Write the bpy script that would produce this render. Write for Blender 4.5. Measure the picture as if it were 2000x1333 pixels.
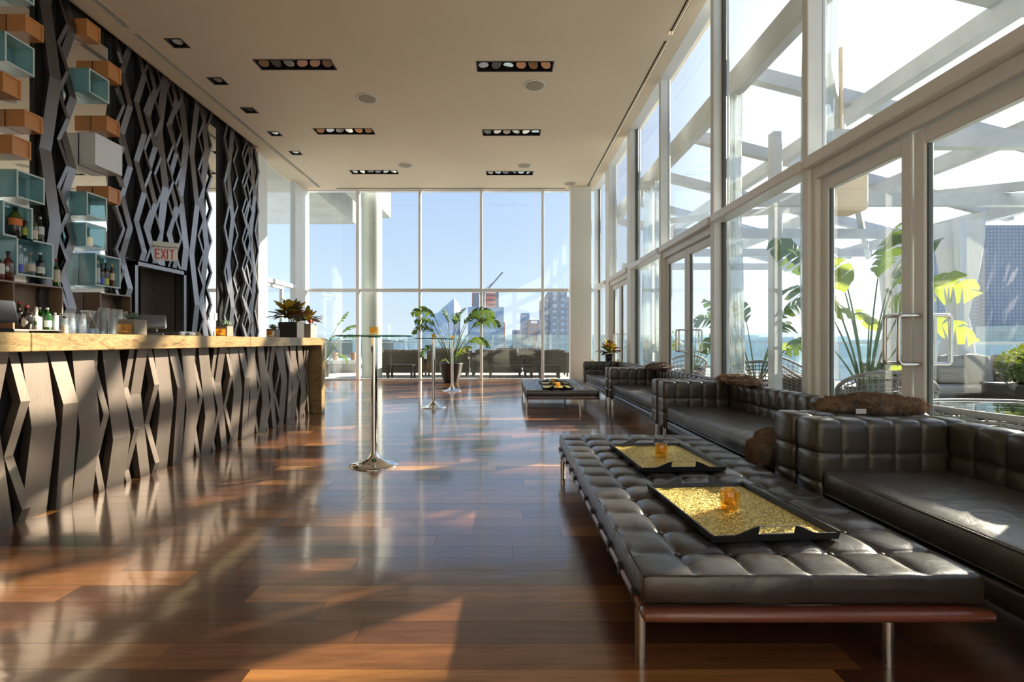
import bpy, math, random
from math import pi, sin, cos, tan, sqrt, radians as R
from mathutils import Vector as V, noise, Matrix
random.seed(7)
SC = bpy.context.scene
COL = SC.collection
for o in list(bpy.data.objects): bpy.data.objects.remove(o)

# ------------------------------------------------------------------ camera
F, CX, CY, H = 944.0, 985.0, 667.0, 1.1     # focal length and vanishing point in a 2000x1333 frame, eye height
cam = bpy.data.cameras.new('camera'); camo = bpy.data.objects.new('camera', cam); COL.objects.link(camo)
cam.sensor_width = 36; cam.lens = F*36/2000; cam.shift_x = (1000-CX)/2000; cam.shift_y = (CY-666.5)/2000
cam.clip_start = .05; cam.clip_end = 20000
camo.location = (0, 0, H); camo.rotation_euler = (pi/2, 0, 0)
SC.camera = camo

# ------------------------------------------------------------------ sun and sky
SUN_AZ, SUN_EL = R(57), R(22)               # to the right of straight ahead, above the horizon
sd = V((sin(SUN_AZ)*cos(SUN_EL), cos(SUN_AZ)*cos(SUN_EL), sin(SUN_EL)))
sl = bpy.data.lights.new('sun', 'SUN'); sl.energy = 13.0; sl.color = (1, .86, .68); sl.angle = R(.9)
so = bpy.data.objects.new('sun', sl); COL.objects.link(so); so.rotation_euler = (-sd).to_track_quat('-Z', 'Y').to_euler()
w = bpy.data.worlds.new('sky'); SC.world = w; w.use_nodes = True
nt = w.node_tree; N = nt.nodes; L = nt.links
for n in list(N): N.remove(n)
out = N.new('ShaderNodeOutputWorld'); bg = N.new('ShaderNodeBackground'); tc = N.new('ShaderNodeTexCoord')
nrm = N.new('ShaderNodeVectorMath'); nrm.operation = 'NORMALIZE'; L.new(tc.outputs['Generated'], nrm.inputs[0])
sep = N.new('ShaderNodeSeparateXYZ'); L.new(nrm.outputs[0], sep.inputs[0])
rp = N.new('ShaderNodeValToRGB'); L.new(sep.outputs['Z'], rp.inputs[0])
el = rp.color_ramp.elements
el[0].position = 0.0; el[0].color = (.60, .67, .75, 1)
el[1].position = .95; el[1].color = (.11, .21, .50, 1)
for p_, c_ in ((.10, (.52, .63, .78, 1)), (.30, (.38, .50, .74, 1)), (.6, (.20, .32, .60, 1))):
    e = el.new(p_); e.color = c_
dot = N.new('ShaderNodeVectorMath'); dot.operation = 'DOT_PRODUCT'; L.new(nrm.outputs[0], dot.inputs[0]); dot.inputs[1].default_value = sd
mx = N.new('ShaderNodeMath'); mx.operation = 'MAXIMUM'; mx.inputs[1].default_value = 0; L.new(dot.outputs['Value'], mx.inputs[0])
pw = N.new('ShaderNodeMath'); pw.operation = 'POWER'; pw.inputs[1].default_value = 9; L.new(mx.outputs[0], pw.inputs[0])
sc = N.new('ShaderNodeVectorMath'); sc.operation = 'SCALE'; sc.inputs[0].default_value = (1.9, 1.85, 1.75); L.new(pw.outputs[0], sc.inputs['Scale'])
ad = N.new('ShaderNodeVectorMath'); ad.operation = 'ADD'; L.new(rp.outputs[0], ad.inputs[0]); L.new(sc.outputs[0], ad.inputs[1])
L.new(ad.outputs[0], bg.inputs[0]); bg.inputs[1].default_value = 1.0; L.new(bg.outputs[0], out.inputs[0])
SC.view_settings.view_transform = 'Standard'; SC.view_settings.look = 'None'
SC.view_settings.gamma = 1; SC.view_settings.use_curve_mapping = False
SC.view_settings.exposure = 0.55
SC.cycles.max_bounces = 10; SC.cycles.transparent_max_bounces = 40; SC.cycles.diffuse_bounces = 5
SC.cycles.glossy_bounces = 5; SC.cycles.transmission_bounces = 8
SC.cycles.sample_clamp_indirect = 6; SC.cycles.caustics_reflective = False; SC.cycles.caustics_refractive = False
SC.cycles.use_denoising = True

# ------------------------------------------------------------------ materials
MATS = {}
def newmat(name):
    m = bpy.data.materials.new(name); m.use_nodes = True
    MATS[name] = m; nt = m.node_tree; b = nt.nodes['Principled BSDF']
    return m, nt, nt.nodes, nt.links, b
def mat(name, col, rough=.5, metal=0, coat=0, spec=.5, var=0, vscale=6, stretch=(1, 1, 1), bump=0, bscale=40, alpha=1, emit=None, sheen=0, trans=0):
    m, nt, N, L, b = newmat(name)
    b.inputs['Base Color'].default_value = (*col, 1); b.inputs['Roughness'].default_value = rough
    b.inputs['Metallic'].default_value = metal; b.inputs['Coat Weight'].default_value = coat; b.inputs['Coat Roughness'].default_value = .08
    b.inputs['Specular IOR Level'].default_value = spec; b.inputs['Alpha'].default_value = alpha
    b.inputs['Sheen Weight'].default_value = sheen; b.inputs['Transmission Weight'].default_value = trans
    if emit: b.inputs['Emission Color'].default_value = (*emit[:3], 1); b.inputs['Emission Strength'].default_value = emit[3]
    if var or bump:
        g = N.new('ShaderNodeTexCoord'); mp = N.new('ShaderNodeMapping'); mp.inputs['Scale'].default_value = stretch
        L.new(g.outputs['Object'], mp.inputs[0])
    if var:
        n = N.new('ShaderNodeTexNoise'); n.inputs['Scale'].default_value = vscale; n.inputs['Detail'].default_value = 6; L.new(mp.outputs[0], n.inputs[0])
        r = N.new('ShaderNodeMapRange'); r.inputs['From Min'].default_value = .3; r.inputs['From Max'].default_value = .7
        r.inputs['To Min'].default_value = 1-var; r.inputs['To Max'].default_value = 1+var; L.new(n.outputs[0], r.inputs[0])
        s = N.new('ShaderNodeVectorMath'); s.operation = 'SCALE'; s.inputs[0].default_value = col; L.new(r.outputs[0], s.inputs['Scale'])
        L.new(s.outputs[0], b.inputs['Base Color'])
    if bump:
        n = N.new('ShaderNodeTexNoise'); n.inputs['Scale'].default_value = bscale; n.inputs['Detail'].default_value = 4; L.new(mp.outputs[0], n.inputs[0])
        bp = N.new('ShaderNodeBump'); bp.inputs['Strength'].default_value = bump; bp.inputs['Distance'].default_value = .01
        L.new(n.outputs[0], bp.inputs['Height']); L.new(bp.outputs[0], b.inputs['Normal'])
    return m
def glassy(name, tint, refl=.05, body=0, bodycol=(1, 1, 1), rough=0.0, transl=False):
    """thin pane: clear transmission tinted by the sheet, Fresnel-like reflection, optional milky body"""
    m, nt, N, L, b = newmat(name); N.remove(b); o = N['Material Output']
    t = N.new('ShaderNodeBsdfTransparent'); t.inputs[0].default_value = (*tint, 1)
    g = N.new('ShaderNodeBsdfGlossy'); g.inputs['Roughness'].default_value = rough; g.inputs[0].default_value = (1, 1, 1, 1)
    lw = N.new('ShaderNodeLayerWeight'); lw.inputs[0].default_value = .5
    p = N.new('ShaderNodeMath'); p.operation = 'POWER'; p.inputs[1].default_value = 5; L.new(lw.outputs['Facing'], p.inputs[0])
    q = N.new('ShaderNodeMath'); q.operation = 'MULTIPLY_ADD'; q.inputs[1].default_value = .8; q.inputs[2].default_value = refl; L.new(p.outputs[0], q.inputs[0])
    base = t.outputs[0]
    if body:
        d = N.new('ShaderNodeBsdfTranslucent' if transl else 'ShaderNodeBsdfDiffuse'); d.inputs[0].default_value = (*bodycol, 1)
        last = d.outputs[0]
        if transl:
            d2 = N.new('ShaderNodeBsdfDiffuse'); d2.inputs[0].default_value = (*bodycol, 1)
            mm = N.new('ShaderNodeMixShader'); mm.inputs[0].default_value = .5; L.new(d.outputs[0], mm.inputs[1]); L.new(d2.outputs[0], mm.inputs[2]); last = mm.outputs[0]
        m1 = N.new('ShaderNodeMixShader'); m1.inputs[0].default_value = body; L.new(base, m1.inputs[1]); L.new(last, m1.inputs[2]); base = m1.outputs[0]
    m2 = N.new('ShaderNodeMixShader'); L.new(q.outputs[0], m2.inputs[0]); L.new(base, m2.inputs[1]); L.new(g.outputs[0], m2.inputs[2])
    L.new(m2.outputs[0], o.inputs[0]); return m

glassy('pane', (.95, .98, .97), .035)
glassy('clear', (.90, .93, .93), .10, .06, (.8, .85, .88))
glassy('tumbler', (.86, .90, .93), .16, .12, (.7, .76, .82))
glassy('table_glass', (.80, .93, .88), .06)
glassy('table_edge', (.25, .62, .52), .10, .45, (.16, .45, .36))
glassy('rail_glass', (.90, .97, .96), .05, .12, (.70, .82, .84))
glassy('teal', (.70, .88, .90), .04, .58, (.46, .76, .80), .15, True)
glassy('amber', (1.0, .80, .34), .07, .16, (.95, .55, .06), 0, True)
glassy('vinyl', (.80, .84, .84), .10, .42, (.66, .70, .70), .15, True)
glassy('green_bottle', (.10, .38, .10), .08, .35, (.02, .12, .02))
glassy('signface', (.9, .88, .88), .05, .75, (.86, .80, .80), .1, True)
mat('orange', (.62, .27, .09), .42, var=.06, vscale=3)
mat('brown_box', (.20, .125, .075), .5, var=.1, vscale=5, stretch=(1, 6, 1))
mat('brown_edge', (.30, .23, .20), .5)
mat('grey_box', (.80, .80, .84), .45)
mat('frame', (.84, .87, .87), .42, var=.03, vscale=2)
mat('frame_white', (.88, .90, .91), .35)
mat('frame_dark', (.10, .115, .11), .4)
mat('ceiling', (.80, .69, .54), .8, var=.03, vscale=.8)
mat('wall_paint', (.74, .74, .69), .7)
mat('grille', (.70, .64, .54), .6)
mat('slot', (.015, .013, .012), .7)
mat('speaker', (.40, .34, .25), .8, bump=.2, bscale=400)
mat('black', (.012, .012, .013), .45)
mat('black_gloss', (.010, .010, .011), .22, coat=.2)
mat('curtain_black', (.012, .010, .009), .75, sheen=.1)
mat('chrome', (.82, .83, .84), .06, 1)
mat('steel', (.62, .60, .57), .24, 1, bump=.03, bscale=120)
mat('brushed', (.44, .40, .36), .30, 1, bump=.04, bscale=60)
mat('mirror', (.88, .89, .88), .02, 1)
mat('fin', (.150, .118, .098), .42, .80, var=.12, vscale=5, stretch=(1, 1, .25), bump=.05, bscale=90)
mat('screen_fin', (.170, .165, .180), .30, .95, var=.1, vscale=4, stretch=(1, 1, .25), bump=.04, bscale=90)
mat('mahogany', (.15, .045, .025), .28, coat=.4, var=.25, vscale=9, stretch=(.2, 3, 3))
mat('tray_black', (.014, .015, .018), .38)
mat('fur', (.22, .13, .075), .75, sheen=.6, var=.55, vscale=10)
mat('tag', (.6, .6, .6), .7)
mat('white', (.78, .78, .76), .5)
mat('candle', (.85, .80, .66), .5, emit=(.9, .75, .5, .12))
mat('red', (.62, .02, .03), .5)
mat('cork', (.42, .26, .14), .8)
mat('red_cap', (.45, .05, .04), .4)
mat('gold', (.75, .50, .10), .3, 1)
mat('lbl_orange', (.75, .20, .04), .6); mat('lbl_lime', (.55, .62, .08), .6); mat('lbl_cream', (.72, .60, .45), .6)
mat('lbl_white', (.70, .70, .68), .6); mat('lbl_blue', (.10, .16, .60), .6); mat('lbl_green', (.03, .14, .07), .6); mat('lbl_pale', (.60, .68, .66), .6)
mat('dark_glass', (.015, .010, .008), .12, coat=.5); mat('green_glass', (.015, .08, .012), .12, coat=.5); mat('amber_glass', (.10, .022, .010), .12, coat=.5)
mat('olive_glass', (.08, .10, .012), .12, coat=.5); mat('ceramic', (.62, .58, .50), .35)
mat('planter_wood', (.20, .165, .125), .5, var=.15, vscale=8, stretch=(1, 1, 5)); mat('planter_metal', (.30, .28, .25), .45, .3)
mat('pot', (.035, .030, .027), .4); mat('soil', (.03, .02, .013), .95)
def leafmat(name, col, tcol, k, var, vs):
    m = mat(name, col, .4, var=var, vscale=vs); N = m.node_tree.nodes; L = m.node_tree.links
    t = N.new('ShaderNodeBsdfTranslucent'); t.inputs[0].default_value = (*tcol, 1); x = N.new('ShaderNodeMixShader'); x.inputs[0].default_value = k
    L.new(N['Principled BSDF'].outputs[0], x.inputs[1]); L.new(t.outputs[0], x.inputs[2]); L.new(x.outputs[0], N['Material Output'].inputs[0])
leafmat('leaf', (.055, .10, .035), (.16, .26, .04), .30, .35, 7); leafmat('leaf_lit', (.17, .24, .04), (.36, .44, .07), .45, .3, 9)  # leaf_lit: the same leaf with sunlit yellow put into its colours
mat('stem', (.10, .16, .05), .5)
mat('succulent', (.10, .16, .09), .5, var=.5, vscale=60)
leafmat('croton_dark', (.085, .045, .030), (.22, .08, .03), .25, .6, 34); leafmat('croton_gold', (.50, .34, .04), (.70, .50, .05), .35, .5, 34)
leafmat('croton_green', (.13, .17, .03), (.30, .36, .04), .35, .5, 34); mat('flower', (.60, .07, .03), .6)
mat('terrace', (.52, .50, .46), .7, var=.12, vscale=1.2)
mat('concrete', (.50, .49, .45), .8, var=.12, vscale=1.5, bump=.2, bscale=20)
mat('column', (.46, .50, .48), .45, var=.05, vscale=2)
mat('pergola', (.48, .51, .54), .45, var=.12, vscale=3)
mat('drape', (.60, .63, .66), .8)
mat('wicker_dark', (.055, .042, .034), .6, bump=.8, bscale=60); mat('wicker_grey', (.20, .19, .185), .6)
mat('cushion', (.12, .095, .085), .9, bump=.1, bscale=60); mat('cushion_light', (.30, .28, .26), .9, bump=.1, bscale=60)
mat('table_dark', (.02, .018, .017), .35)
mat('water', (.46, .56, .60), .4)
mat('city_blue', (.30, .42, .55), .5); mat('city_grey', (.33, .32, .35), .8); mat('city_pale', (.52, .62, .74), .7); mat('city_far', (.58, .68, .72), .9)  # city tones: aerial haze mixed into the bluish base colours
mat('city_brown', (.27, .20, .20), .8); mat('city_orange', (.75, .32, .24), .8); mat('city_win', (.42, .47, .54), .4); mat('city_win_dark', (.14, .18, .28), .4)
mat('city_trees', (.20, .27, .32), .9)  # distance haze tinted into the tree colour
mat('basket', (.38, .22, .15), .8)
mat('lamp_warm', (.9, .7, .5), .4, emit=(1, .55, .2, 4)); mat('lamp_cool', (.8, .85, .9), .3, emit=(.85, .9, 1, 2.5)); mat('reflector', (.6, .58, .55), .15, .9)
mat('boxwood', (.07, .12, .02), .6, var=.4, vscale=30); mat('boxwood_lit', (.50, .55, .06), .6)  # boxwood_lit: sunlight painted into the colour of the bush's upper leaves
mat('pos_grey', (.09, .10, .12), .4); mat('pos_light', (.42, .47, .53), .4); mat('screen_off', (.10, .11, .13), .15, coat=.4)
mat('thermo', (.22, .34, .30), .4)
mat('door_panel', (.22, .19, .17), .42, .7, var=.1, vscale=2)

# leather: fine grain and soft creases
def leather(name, col, rough, crease):
    m, nt, N, L, b = newmat(name)
    b.inputs['Base Color'].default_value = (*col, 1); b.inputs['Roughness'].default_value = rough; b.inputs['Specular IOR Level'].default_value = .62
    b.inputs['Coat Weight'].default_value = .18; b.inputs['Coat Roughness'].default_value = .28
    g = N.new('ShaderNodeTexCoord')
    v = N.new('ShaderNodeTexVoronoi'); v.inputs['Scale'].default_value = 260; L.new(g.outputs['Object'], v.inputs[0])
    n = N.new('ShaderNodeTexNoise'); n.inputs['Scale'].default_value = 9; n.inputs['Detail'].default_value = 3; n.inputs['Distortion'].default_value = .5; L.new(g.outputs['Object'], n.inputs[0])
    b1 = N.new('ShaderNodeBump'); b1.inputs['Strength'].default_value = crease; b1.inputs['Distance'].default_value = .03; L.new(n.outputs[0], b1.inputs['Height'])
    b2 = N.new('ShaderNodeBump'); b2.inputs['Strength'].default_value = .12; b2.inputs['Distance'].default_value = .002; L.new(v.outputs[0], b2.inputs['Height'])
    L.new(b1.outputs[0], b2.inputs['Normal']); L.new(b2.outputs[0], b.inputs['Normal'])
leather('leather', (.034, .027, .023), .27, .16)
leather('leather_olive', (.050, .042, .032), .32, .15)
leather('leather_seat', (.066, .056, .047), .36, .22)

# floor planks: one tint per plank, long grain along X
def plankmat():
    m, nt, N, L, b = newmat('plank')
    at = N.new('ShaderNodeAttribute'); at.attribute_name = 'tint'
    g = N.new('ShaderNodeNewGeometry')
    off = N.new('ShaderNodeCombineXYZ'); k = N.new('ShaderNodeMath'); k.operation = 'MULTIPLY'; k.inputs[1].default_value = 37; L.new(at.outputs['Fac'], k.inputs[0])
    for i in range(3): L.new(k.outputs[0], off.inputs[i])
    ad = N.new('ShaderNodeVectorMath'); ad.operation = 'ADD'; L.new(g.outputs['Position'], ad.inputs[0]); L.new(off.outputs[0], ad.inputs[1])
    mp = N.new('ShaderNodeMapping'); mp.inputs['Scale'].default_value = (1.1, 14, 1); L.new(ad.outputs[0], mp.inputs[0])
    n = N.new('ShaderNodeTexNoise'); n.inputs['Scale'].default_value = 2.2; n.inputs['Detail'].default_value = 8; n.inputs['Distortion'].default_value = .8; L.new(mp.outputs[0], n.inputs[0])
    mp2 = N.new('ShaderNodeMapping'); mp2.inputs['Scale'].default_value = (.8, 5, 1); L.new(ad.outputs[0], mp2.inputs[0])
    wv = N.new('ShaderNodeTexNoise'); wv.inputs['Scale'].default_value = 1.3; wv.inputs['Distortion'].default_value = 2.5; L.new(mp2.outputs[0], wv.inputs[0])
    wr = N.new('ShaderNodeMath'); wr.operation = 'MULTIPLY'; wr.inputs[1].default_value = 26; L.new(wv.outputs[0], wr.inputs[0])
    ws = N.new('ShaderNodeMath'); ws.operation = 'SINE'; L.new(wr.outputs[0], ws.inputs[0])
    rp = N.new('ShaderNodeValToRGB'); L.new(at.outputs['Fac'], rp.inputs[0]); e = rp.color_ramp.elements
    e[0].position = 0; e[0].color = (.060, .023, .013, 1); e[1].position = 1; e[1].color = (.54, .26, .07, 1)
    for p_, c_ in ((.25, (.105, .042, .020, 1)), (.55, (.20, .080, .030, 1)), (.8, (.34, .145, .045, 1))):
        q = e.new(p_); q.color = c_
    m1 = N.new('ShaderNodeMapRange'); m1.inputs['From Min'].default_value = .3; m1.inputs['From Max'].default_value = .7; m1.inputs['To Min'].default_value = .72; m1.inputs['To Max'].default_value = 1.25; L.new(n.outputs[0], m1.inputs[0])
    m2 = N.new('ShaderNodeMapRange'); m2.inputs['From Min'].default_value = -1; m2.inputs['To Min'].default_value = .90; m2.inputs['To Max'].default_value = 1.06; L.new(ws.outputs[0], m2.inputs[0])
    mu = N.new('ShaderNodeMath'); mu.operation = 'MULTIPLY'; L.new(m1.outputs[0], mu.inputs[0]); L.new(m2.outputs[0], mu.inputs[1])
    s = N.new('ShaderNodeVectorMath'); s.operation = 'SCALE'; L.new(rp.outputs[0], s.inputs[0]); L.new(mu.outputs[0], s.inputs['Scale']); L.new(s.outputs[0], b.inputs['Base Color'])
    b.inputs['Roughness'].default_value = .30; b.inputs['Coat Weight'].default_value = .85; b.inputs['Coat Roughness'].default_value = .10; b.inputs['Coat IOR'].default_value = 1.5
    bn = N.new('ShaderNodeTexNoise'); bn.inputs['Scale'].default_value = 1.4; bn.inputs['Detail'].default_value = 3
    mp3 = N.new('ShaderNodeMapping'); mp3.inputs['Scale'].default_value = (1.0, 3.5, 1); L.new(ad.outputs[0], mp3.inputs[0]); L.new(mp3.outputs[0], bn.inputs[0])
    bp = N.new('ShaderNodeBump'); bp.inputs['Strength'].default_value = .10; bp.inputs['Distance'].default_value = .02; L.new(bn.outputs[0], bp.inputs['Height'])
    L.new(bp.outputs[0], b.inputs['Normal']); L.new(bp.outputs[0], b.inputs['Coat Normal'])
plankmat()
def stonemat():
    m, nt, N, L, b = newmat('stone')
    g = N.new('ShaderNodeTexCoord'); mp = N.new('ShaderNodeMapping'); mp.inputs['Scale'].default_value = (2.4, 1.5, 6.0); mp.inputs['Rotation'].default_value = (.22, .2, 0); L.new(g.outputs['Object'], mp.inputs[0])
    n = N.new('ShaderNodeTexNoise'); n.inputs['Scale'].default_value = 2.4; n.inputs['Detail'].default_value = 9; n.inputs['Roughness'].default_value = .62; n.inputs['Distortion'].default_value = 1.8; L.new(mp.outputs[0], n.inputs[0])
    rp = N.new('ShaderNodeValToRGB'); L.new(n.outputs[0], rp.inputs[0]); e = rp.color_ramp.elements
    e[0].position = .30; e[0].color = (.11, .06, .03, 1); e[1].position = .75; e[1].color = (.44, .31, .15, 1)
    for p_, c_ in ((.40, (.17, .10, .045, 1)), (.44, (.34, .21, .085, 1)), (.465, (.15, .09, .04, 1)), (.50, (.39, .26, .11, 1)), (.54, (.24, .155, .07, 1)), (.58, (.38, .27, .12, 1)), (.63, (.22, .13, .055, 1))):
        q = e.new(p_); q.color = c_
    L.new(rp.outputs[0], b.inputs['Base Color']); b.inputs['Roughness'].default_value = .28; b.inputs['Coat Weight'].default_value = .3
stonemat()
def glitter():
    m, nt, N, L, b = newmat('glitter')
    g = N.new('ShaderNodeTexCoord'); v = N.new('ShaderNodeTexVoronoi'); v.inputs['Scale'].default_value = 230; L.new(g.outputs['Object'], v.inputs[0])
    rp = N.new('ShaderNodeValToRGB'); sp = N.new('ShaderNodeSeparateColor'); L.new(v.outputs['Color'], sp.inputs[0]); L.new(sp.outputs[0], rp.inputs[0]); e = rp.color_ramp.elements
    e[0].position = .1; e[0].color = (.16, .10, .01, 1); e[1].position = .95; e[1].color = (.95, .72, .22, 1); q = e.new(.5); q.color = (.50, .34, .04, 1)
    L.new(rp.outputs[0], b.inputs['Base Color']); b.inputs['Metallic'].default_value = .55; b.inputs['Roughness'].default_value = .45
    ge = N.new('ShaderNodeVectorMath'); ge.operation = 'MULTIPLY_ADD'; L.new(v.outputs['Color'], ge.inputs[0]); ge.inputs[1].default_value = (.7, .7, .2); ge.inputs[2].default_value = (-.35, -.35, .9)
    nn = N.new('ShaderNodeVectorMath'); nn.operation = 'NORMALIZE'; L.new(ge.outputs[0], nn.inputs[0]); L.new(nn.outputs[0], b.inputs['Normal'])
glitter()

# ------------------------------------------------------------------ geometry helpers
class MB:
    def __init__(s): s.v = []; s.f = []; s.sm = []
    def add(s, vs, fs, smooth=False):
        n = len(s.v); s.v += [tuple(p) for p in vs]; s.f += [[i+n for i in f] for f in fs]; s.sm += [smooth]*len(fs); return s
    def box(s, x0, x1, y0, y1, z0, z1):
        return s.add([(x0,y0,z0),(x1,y0,z0),(x1,y1,z0),(x0,y1,z0),(x0,y0,z1),(x1,y0,z1),(x1,y1,z1),(x0,y1,z1)],
                     [(0,3,2,1),(4,5,6,7),(0,1,5,4),(1,2,6,5),(2,3,7,6),(3,0,4,7)])
    def bbox(s, x0, x1, y0, y1, z0, z1, b=.006):
        """box with chamfered edges"""
        vs = {}; fs = []
        def P(i, j, k, ax):
            key = (i, j, k, ax)
            if key not in vs:
                c = [x0 if i == 0 else x1, y0 if j == 0 else y1, z0 if k == 0 else z1]; d = [(i, x0, x1), (j, y0, y1), (k, z0, z1)]
                for a in range(3):
                    if a != ax: c[a] += b if d[a][0] == 0 else -b
                vs[key] = (len(vs), tuple(c))
            return vs[key][0]
        for ax in range(3):
            for sd_ in (0, 1):
                q = []
                for (u, v_) in ((0,0),(1,0),(1,1),(0,1)):
                    ijk = [0,0,0]; ijk[ax] = sd_; ijk[(ax+1)%3] = u; ijk[(ax+2)%3] = v_; q.append(P(*ijk, ax))
                fs.append(q if sd_ else q[::-1])
        for ax in range(3):
            a1, a2 = (ax+1)%3, (ax+2)%3
            for u in (0,1):
                for v_ in (0,1):
                    def Q(t, face):
                        ijk = [0,0,0]; ijk[ax] = t; ijk[a1] = u; ijk[a2] = v_; return P(*ijk, face)
                    fs.append([Q(0,a1),Q(1,a1),Q(1,a2),Q(0,a2)] if u != v_ else [Q(0,a2),Q(1,a2),Q(1,a1),Q(0,a1)])
        for i in (0,1):
            for j in (0,1):
                for k in (0,1):
                    t = [P(i,j,k,0),P(i,j,k,1),P(i,j,k,2)]; fs.append(t if (i+j+k)%2 else t[::-1])
        arr = [None]*len(vs)
        for n_, c in vs.values(): arr[n_] = c
        return s.add(arr, fs)
    def prism(s, poly, axis, a, b):
        """extrude a 2-D polygon along an axis ('x','y','z') from a to b; poly in the other two coordinates in order"""
        n = len(poly)
        def P(p, t): return (t, p[0], p[1]) if axis == 'x' else (p[0], t, p[1]) if axis == 'y' else (p[0], p[1], t)
        return s.add([P(p, a) for p in poly]+[P(p, b) for p in poly], [list(range(n))[::-1], list(range(n, 2*n))]+[(i, (i+1)%n, n+(i+1)%n, n+i) for i in range(n)])
    def tube(s, pts, r, n=8, cap=True, smooth=True, closed=False):
        pts = [V(p) for p in pts]; m = len(pts); rs = r if isinstance(r, (list, tuple)) else [r]*m
        vs = []; up = None
        for i, p in enumerate(pts):
            if closed: d = pts[(i+1)%m]-pts[i-1]
            else: d = pts[min(i+1, m-1)]-pts[max(i-1, 0)]
            d.normalize()
            if up is None: up = V((0,0,1)) if abs(d.z) < .9 else V((0,1,0))
            a = d.cross(up); a.normalize(); b = a.cross(d); up = b
            for k in range(n):
                t = 2*pi*k/n; vs.append(p+(a*cos(t)+b*sin(t))*rs[i])
        fs = []
        for i in range(m if closed else m-1):
            for k in range(n):
                j = (i+1)%m; fs.append((i*n+k, i*n+(k+1)%n, j*n+(k+1)%n, j*n+k))
        s.add(vs, fs, smooth)
        if cap and not closed: s.add(vs[:n], [list(range(n))]); s.add(vs[-n:], [list(range(n))[::-1]])
        return s
    def lathe(s, prof, c=(0,0,0), n=16, smooth=True):
        vs = []; fs = []; m = len(prof)
        for (r, z) in prof:
            for k in range(n): t = 2*pi*k/n; vs.append((c[0]+r*cos(t), c[1]+r*sin(t), c[2]+z))
        for i in range(m-1):
            for k in range(n): fs.append((i*n+k, i*n+(k+1)%n, (i+1)*n+(k+1)%n, (i+1)*n+k))
        s.add(vs, fs, smooth)
        if prof[0][0] > 1e-4: s.add(vs[:n], [list(range(n))[::-1]])
        if prof[-1][0] > 1e-4: s.add(vs[-n:], [list(range(n))])
        return s
    def grid(s, fn, nu, nv, smooth=True, closeu=False):
        vs = [fn(i/nu, j/nv) for i in range(nu+(0 if closeu else 1)) for j in range(nv+1)]
        fs = []; M = nu if closeu else nu+1
        for i in range(nu):
            for j in range(nv): a, b = i*(nv+1), ((i+1)%M)*(nv+1); fs.append((a+j, b+j, b+j+1, a+j+1))
        return s.add(vs, fs, smooth)
    def sphere(s, c, r, n=12, m=8, amp=0, sq=(1,1,1), seed=0):
        def fn(u, v):
            t, p = 2*pi*u, pi*(v-.5); d = V((cos(p)*cos(t), cos(p)*sin(t), sin(p)))
            k = 1+(noise.noise(d*1.7+V((seed, 0, 0)))*amp if amp else 0)
            return (c[0]+d.x*r*sq[0]*k, c[1]+d.y*r*sq[1]*k, c[2]+d.z*r*sq[2]*k)
        return s.grid(fn, n, m, True, True)
    def xf(s, M):
        s.v = [tuple(M @ V(p)) for p in s.v]; return s
    def build(s, name, m, parent=None, **props):
        me = bpy.data.meshes.new(name)
        if parent is None and s.v:
            xs, ys, zs = zip(*s.v); c = V(((min(xs)+max(xs))/2, (min(ys)+max(ys))/2, min(zs)))
            if props.get('kind') in ('structure',): c = V((0,0,0))
        else: c = wloc(parent)
        me.from_pydata([tuple(V(p)-c) for p in s.v], [], s.f)
        me.polygons.foreach_set('use_smooth', s.sm)
        me.materials.append(MATS[m]); me.update()
        o = bpy.data.objects.new(name, me); COL.objects.link(o)
        if parent is None: o.location = c
        else: o.parent = parent
        for k, x in props.items(): o[k] = x
        return o
def wloc(o):
    p = V((0,0,0))
    while o is not None: p += o.location; o = o.parent
    return p
def fixn(o):
    import bmesh
    b = bmesh.new(); b.from_mesh(o.data); bmesh.ops.recalc_face_normals(b, faces=b.faces); b.to_mesh(o.data); b.free(); return o
def thing(name, label, cat, loc=(0,0,0), group=None, rz=0, kind=None):
    o = bpy.data.objects.new(name, None); COL.objects.link(o); o.location = loc; o.rotation_euler = (0,0,rz); o.empty_display_size = .1
    if label: o['label'] = label
    if cat: o['category'] = cat
    if group: o['group'] = group
    if kind: o['kind'] = kind
    return o
KIDS = {}
def copytree(o, loc=None, rz=None, label=None, group=None, parent=None):
    c = o.copy(); COL.objects.link(c)
    if parent is not None: c.parent = parent
    if loc is not None: c.location = loc
    if rz is not None: c.rotation_euler = (0,0,rz)
    if label: c['label'] = label
    if group: c['group'] = group
    for ch in [x for x in COL.objects if x.parent == o]: copytree(ch, parent=c)
    return c
def S(mb, name, m, parent=None): return mb.build(name, m, parent, kind='structure') if parent is None else mb.build(name, m, parent)
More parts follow.
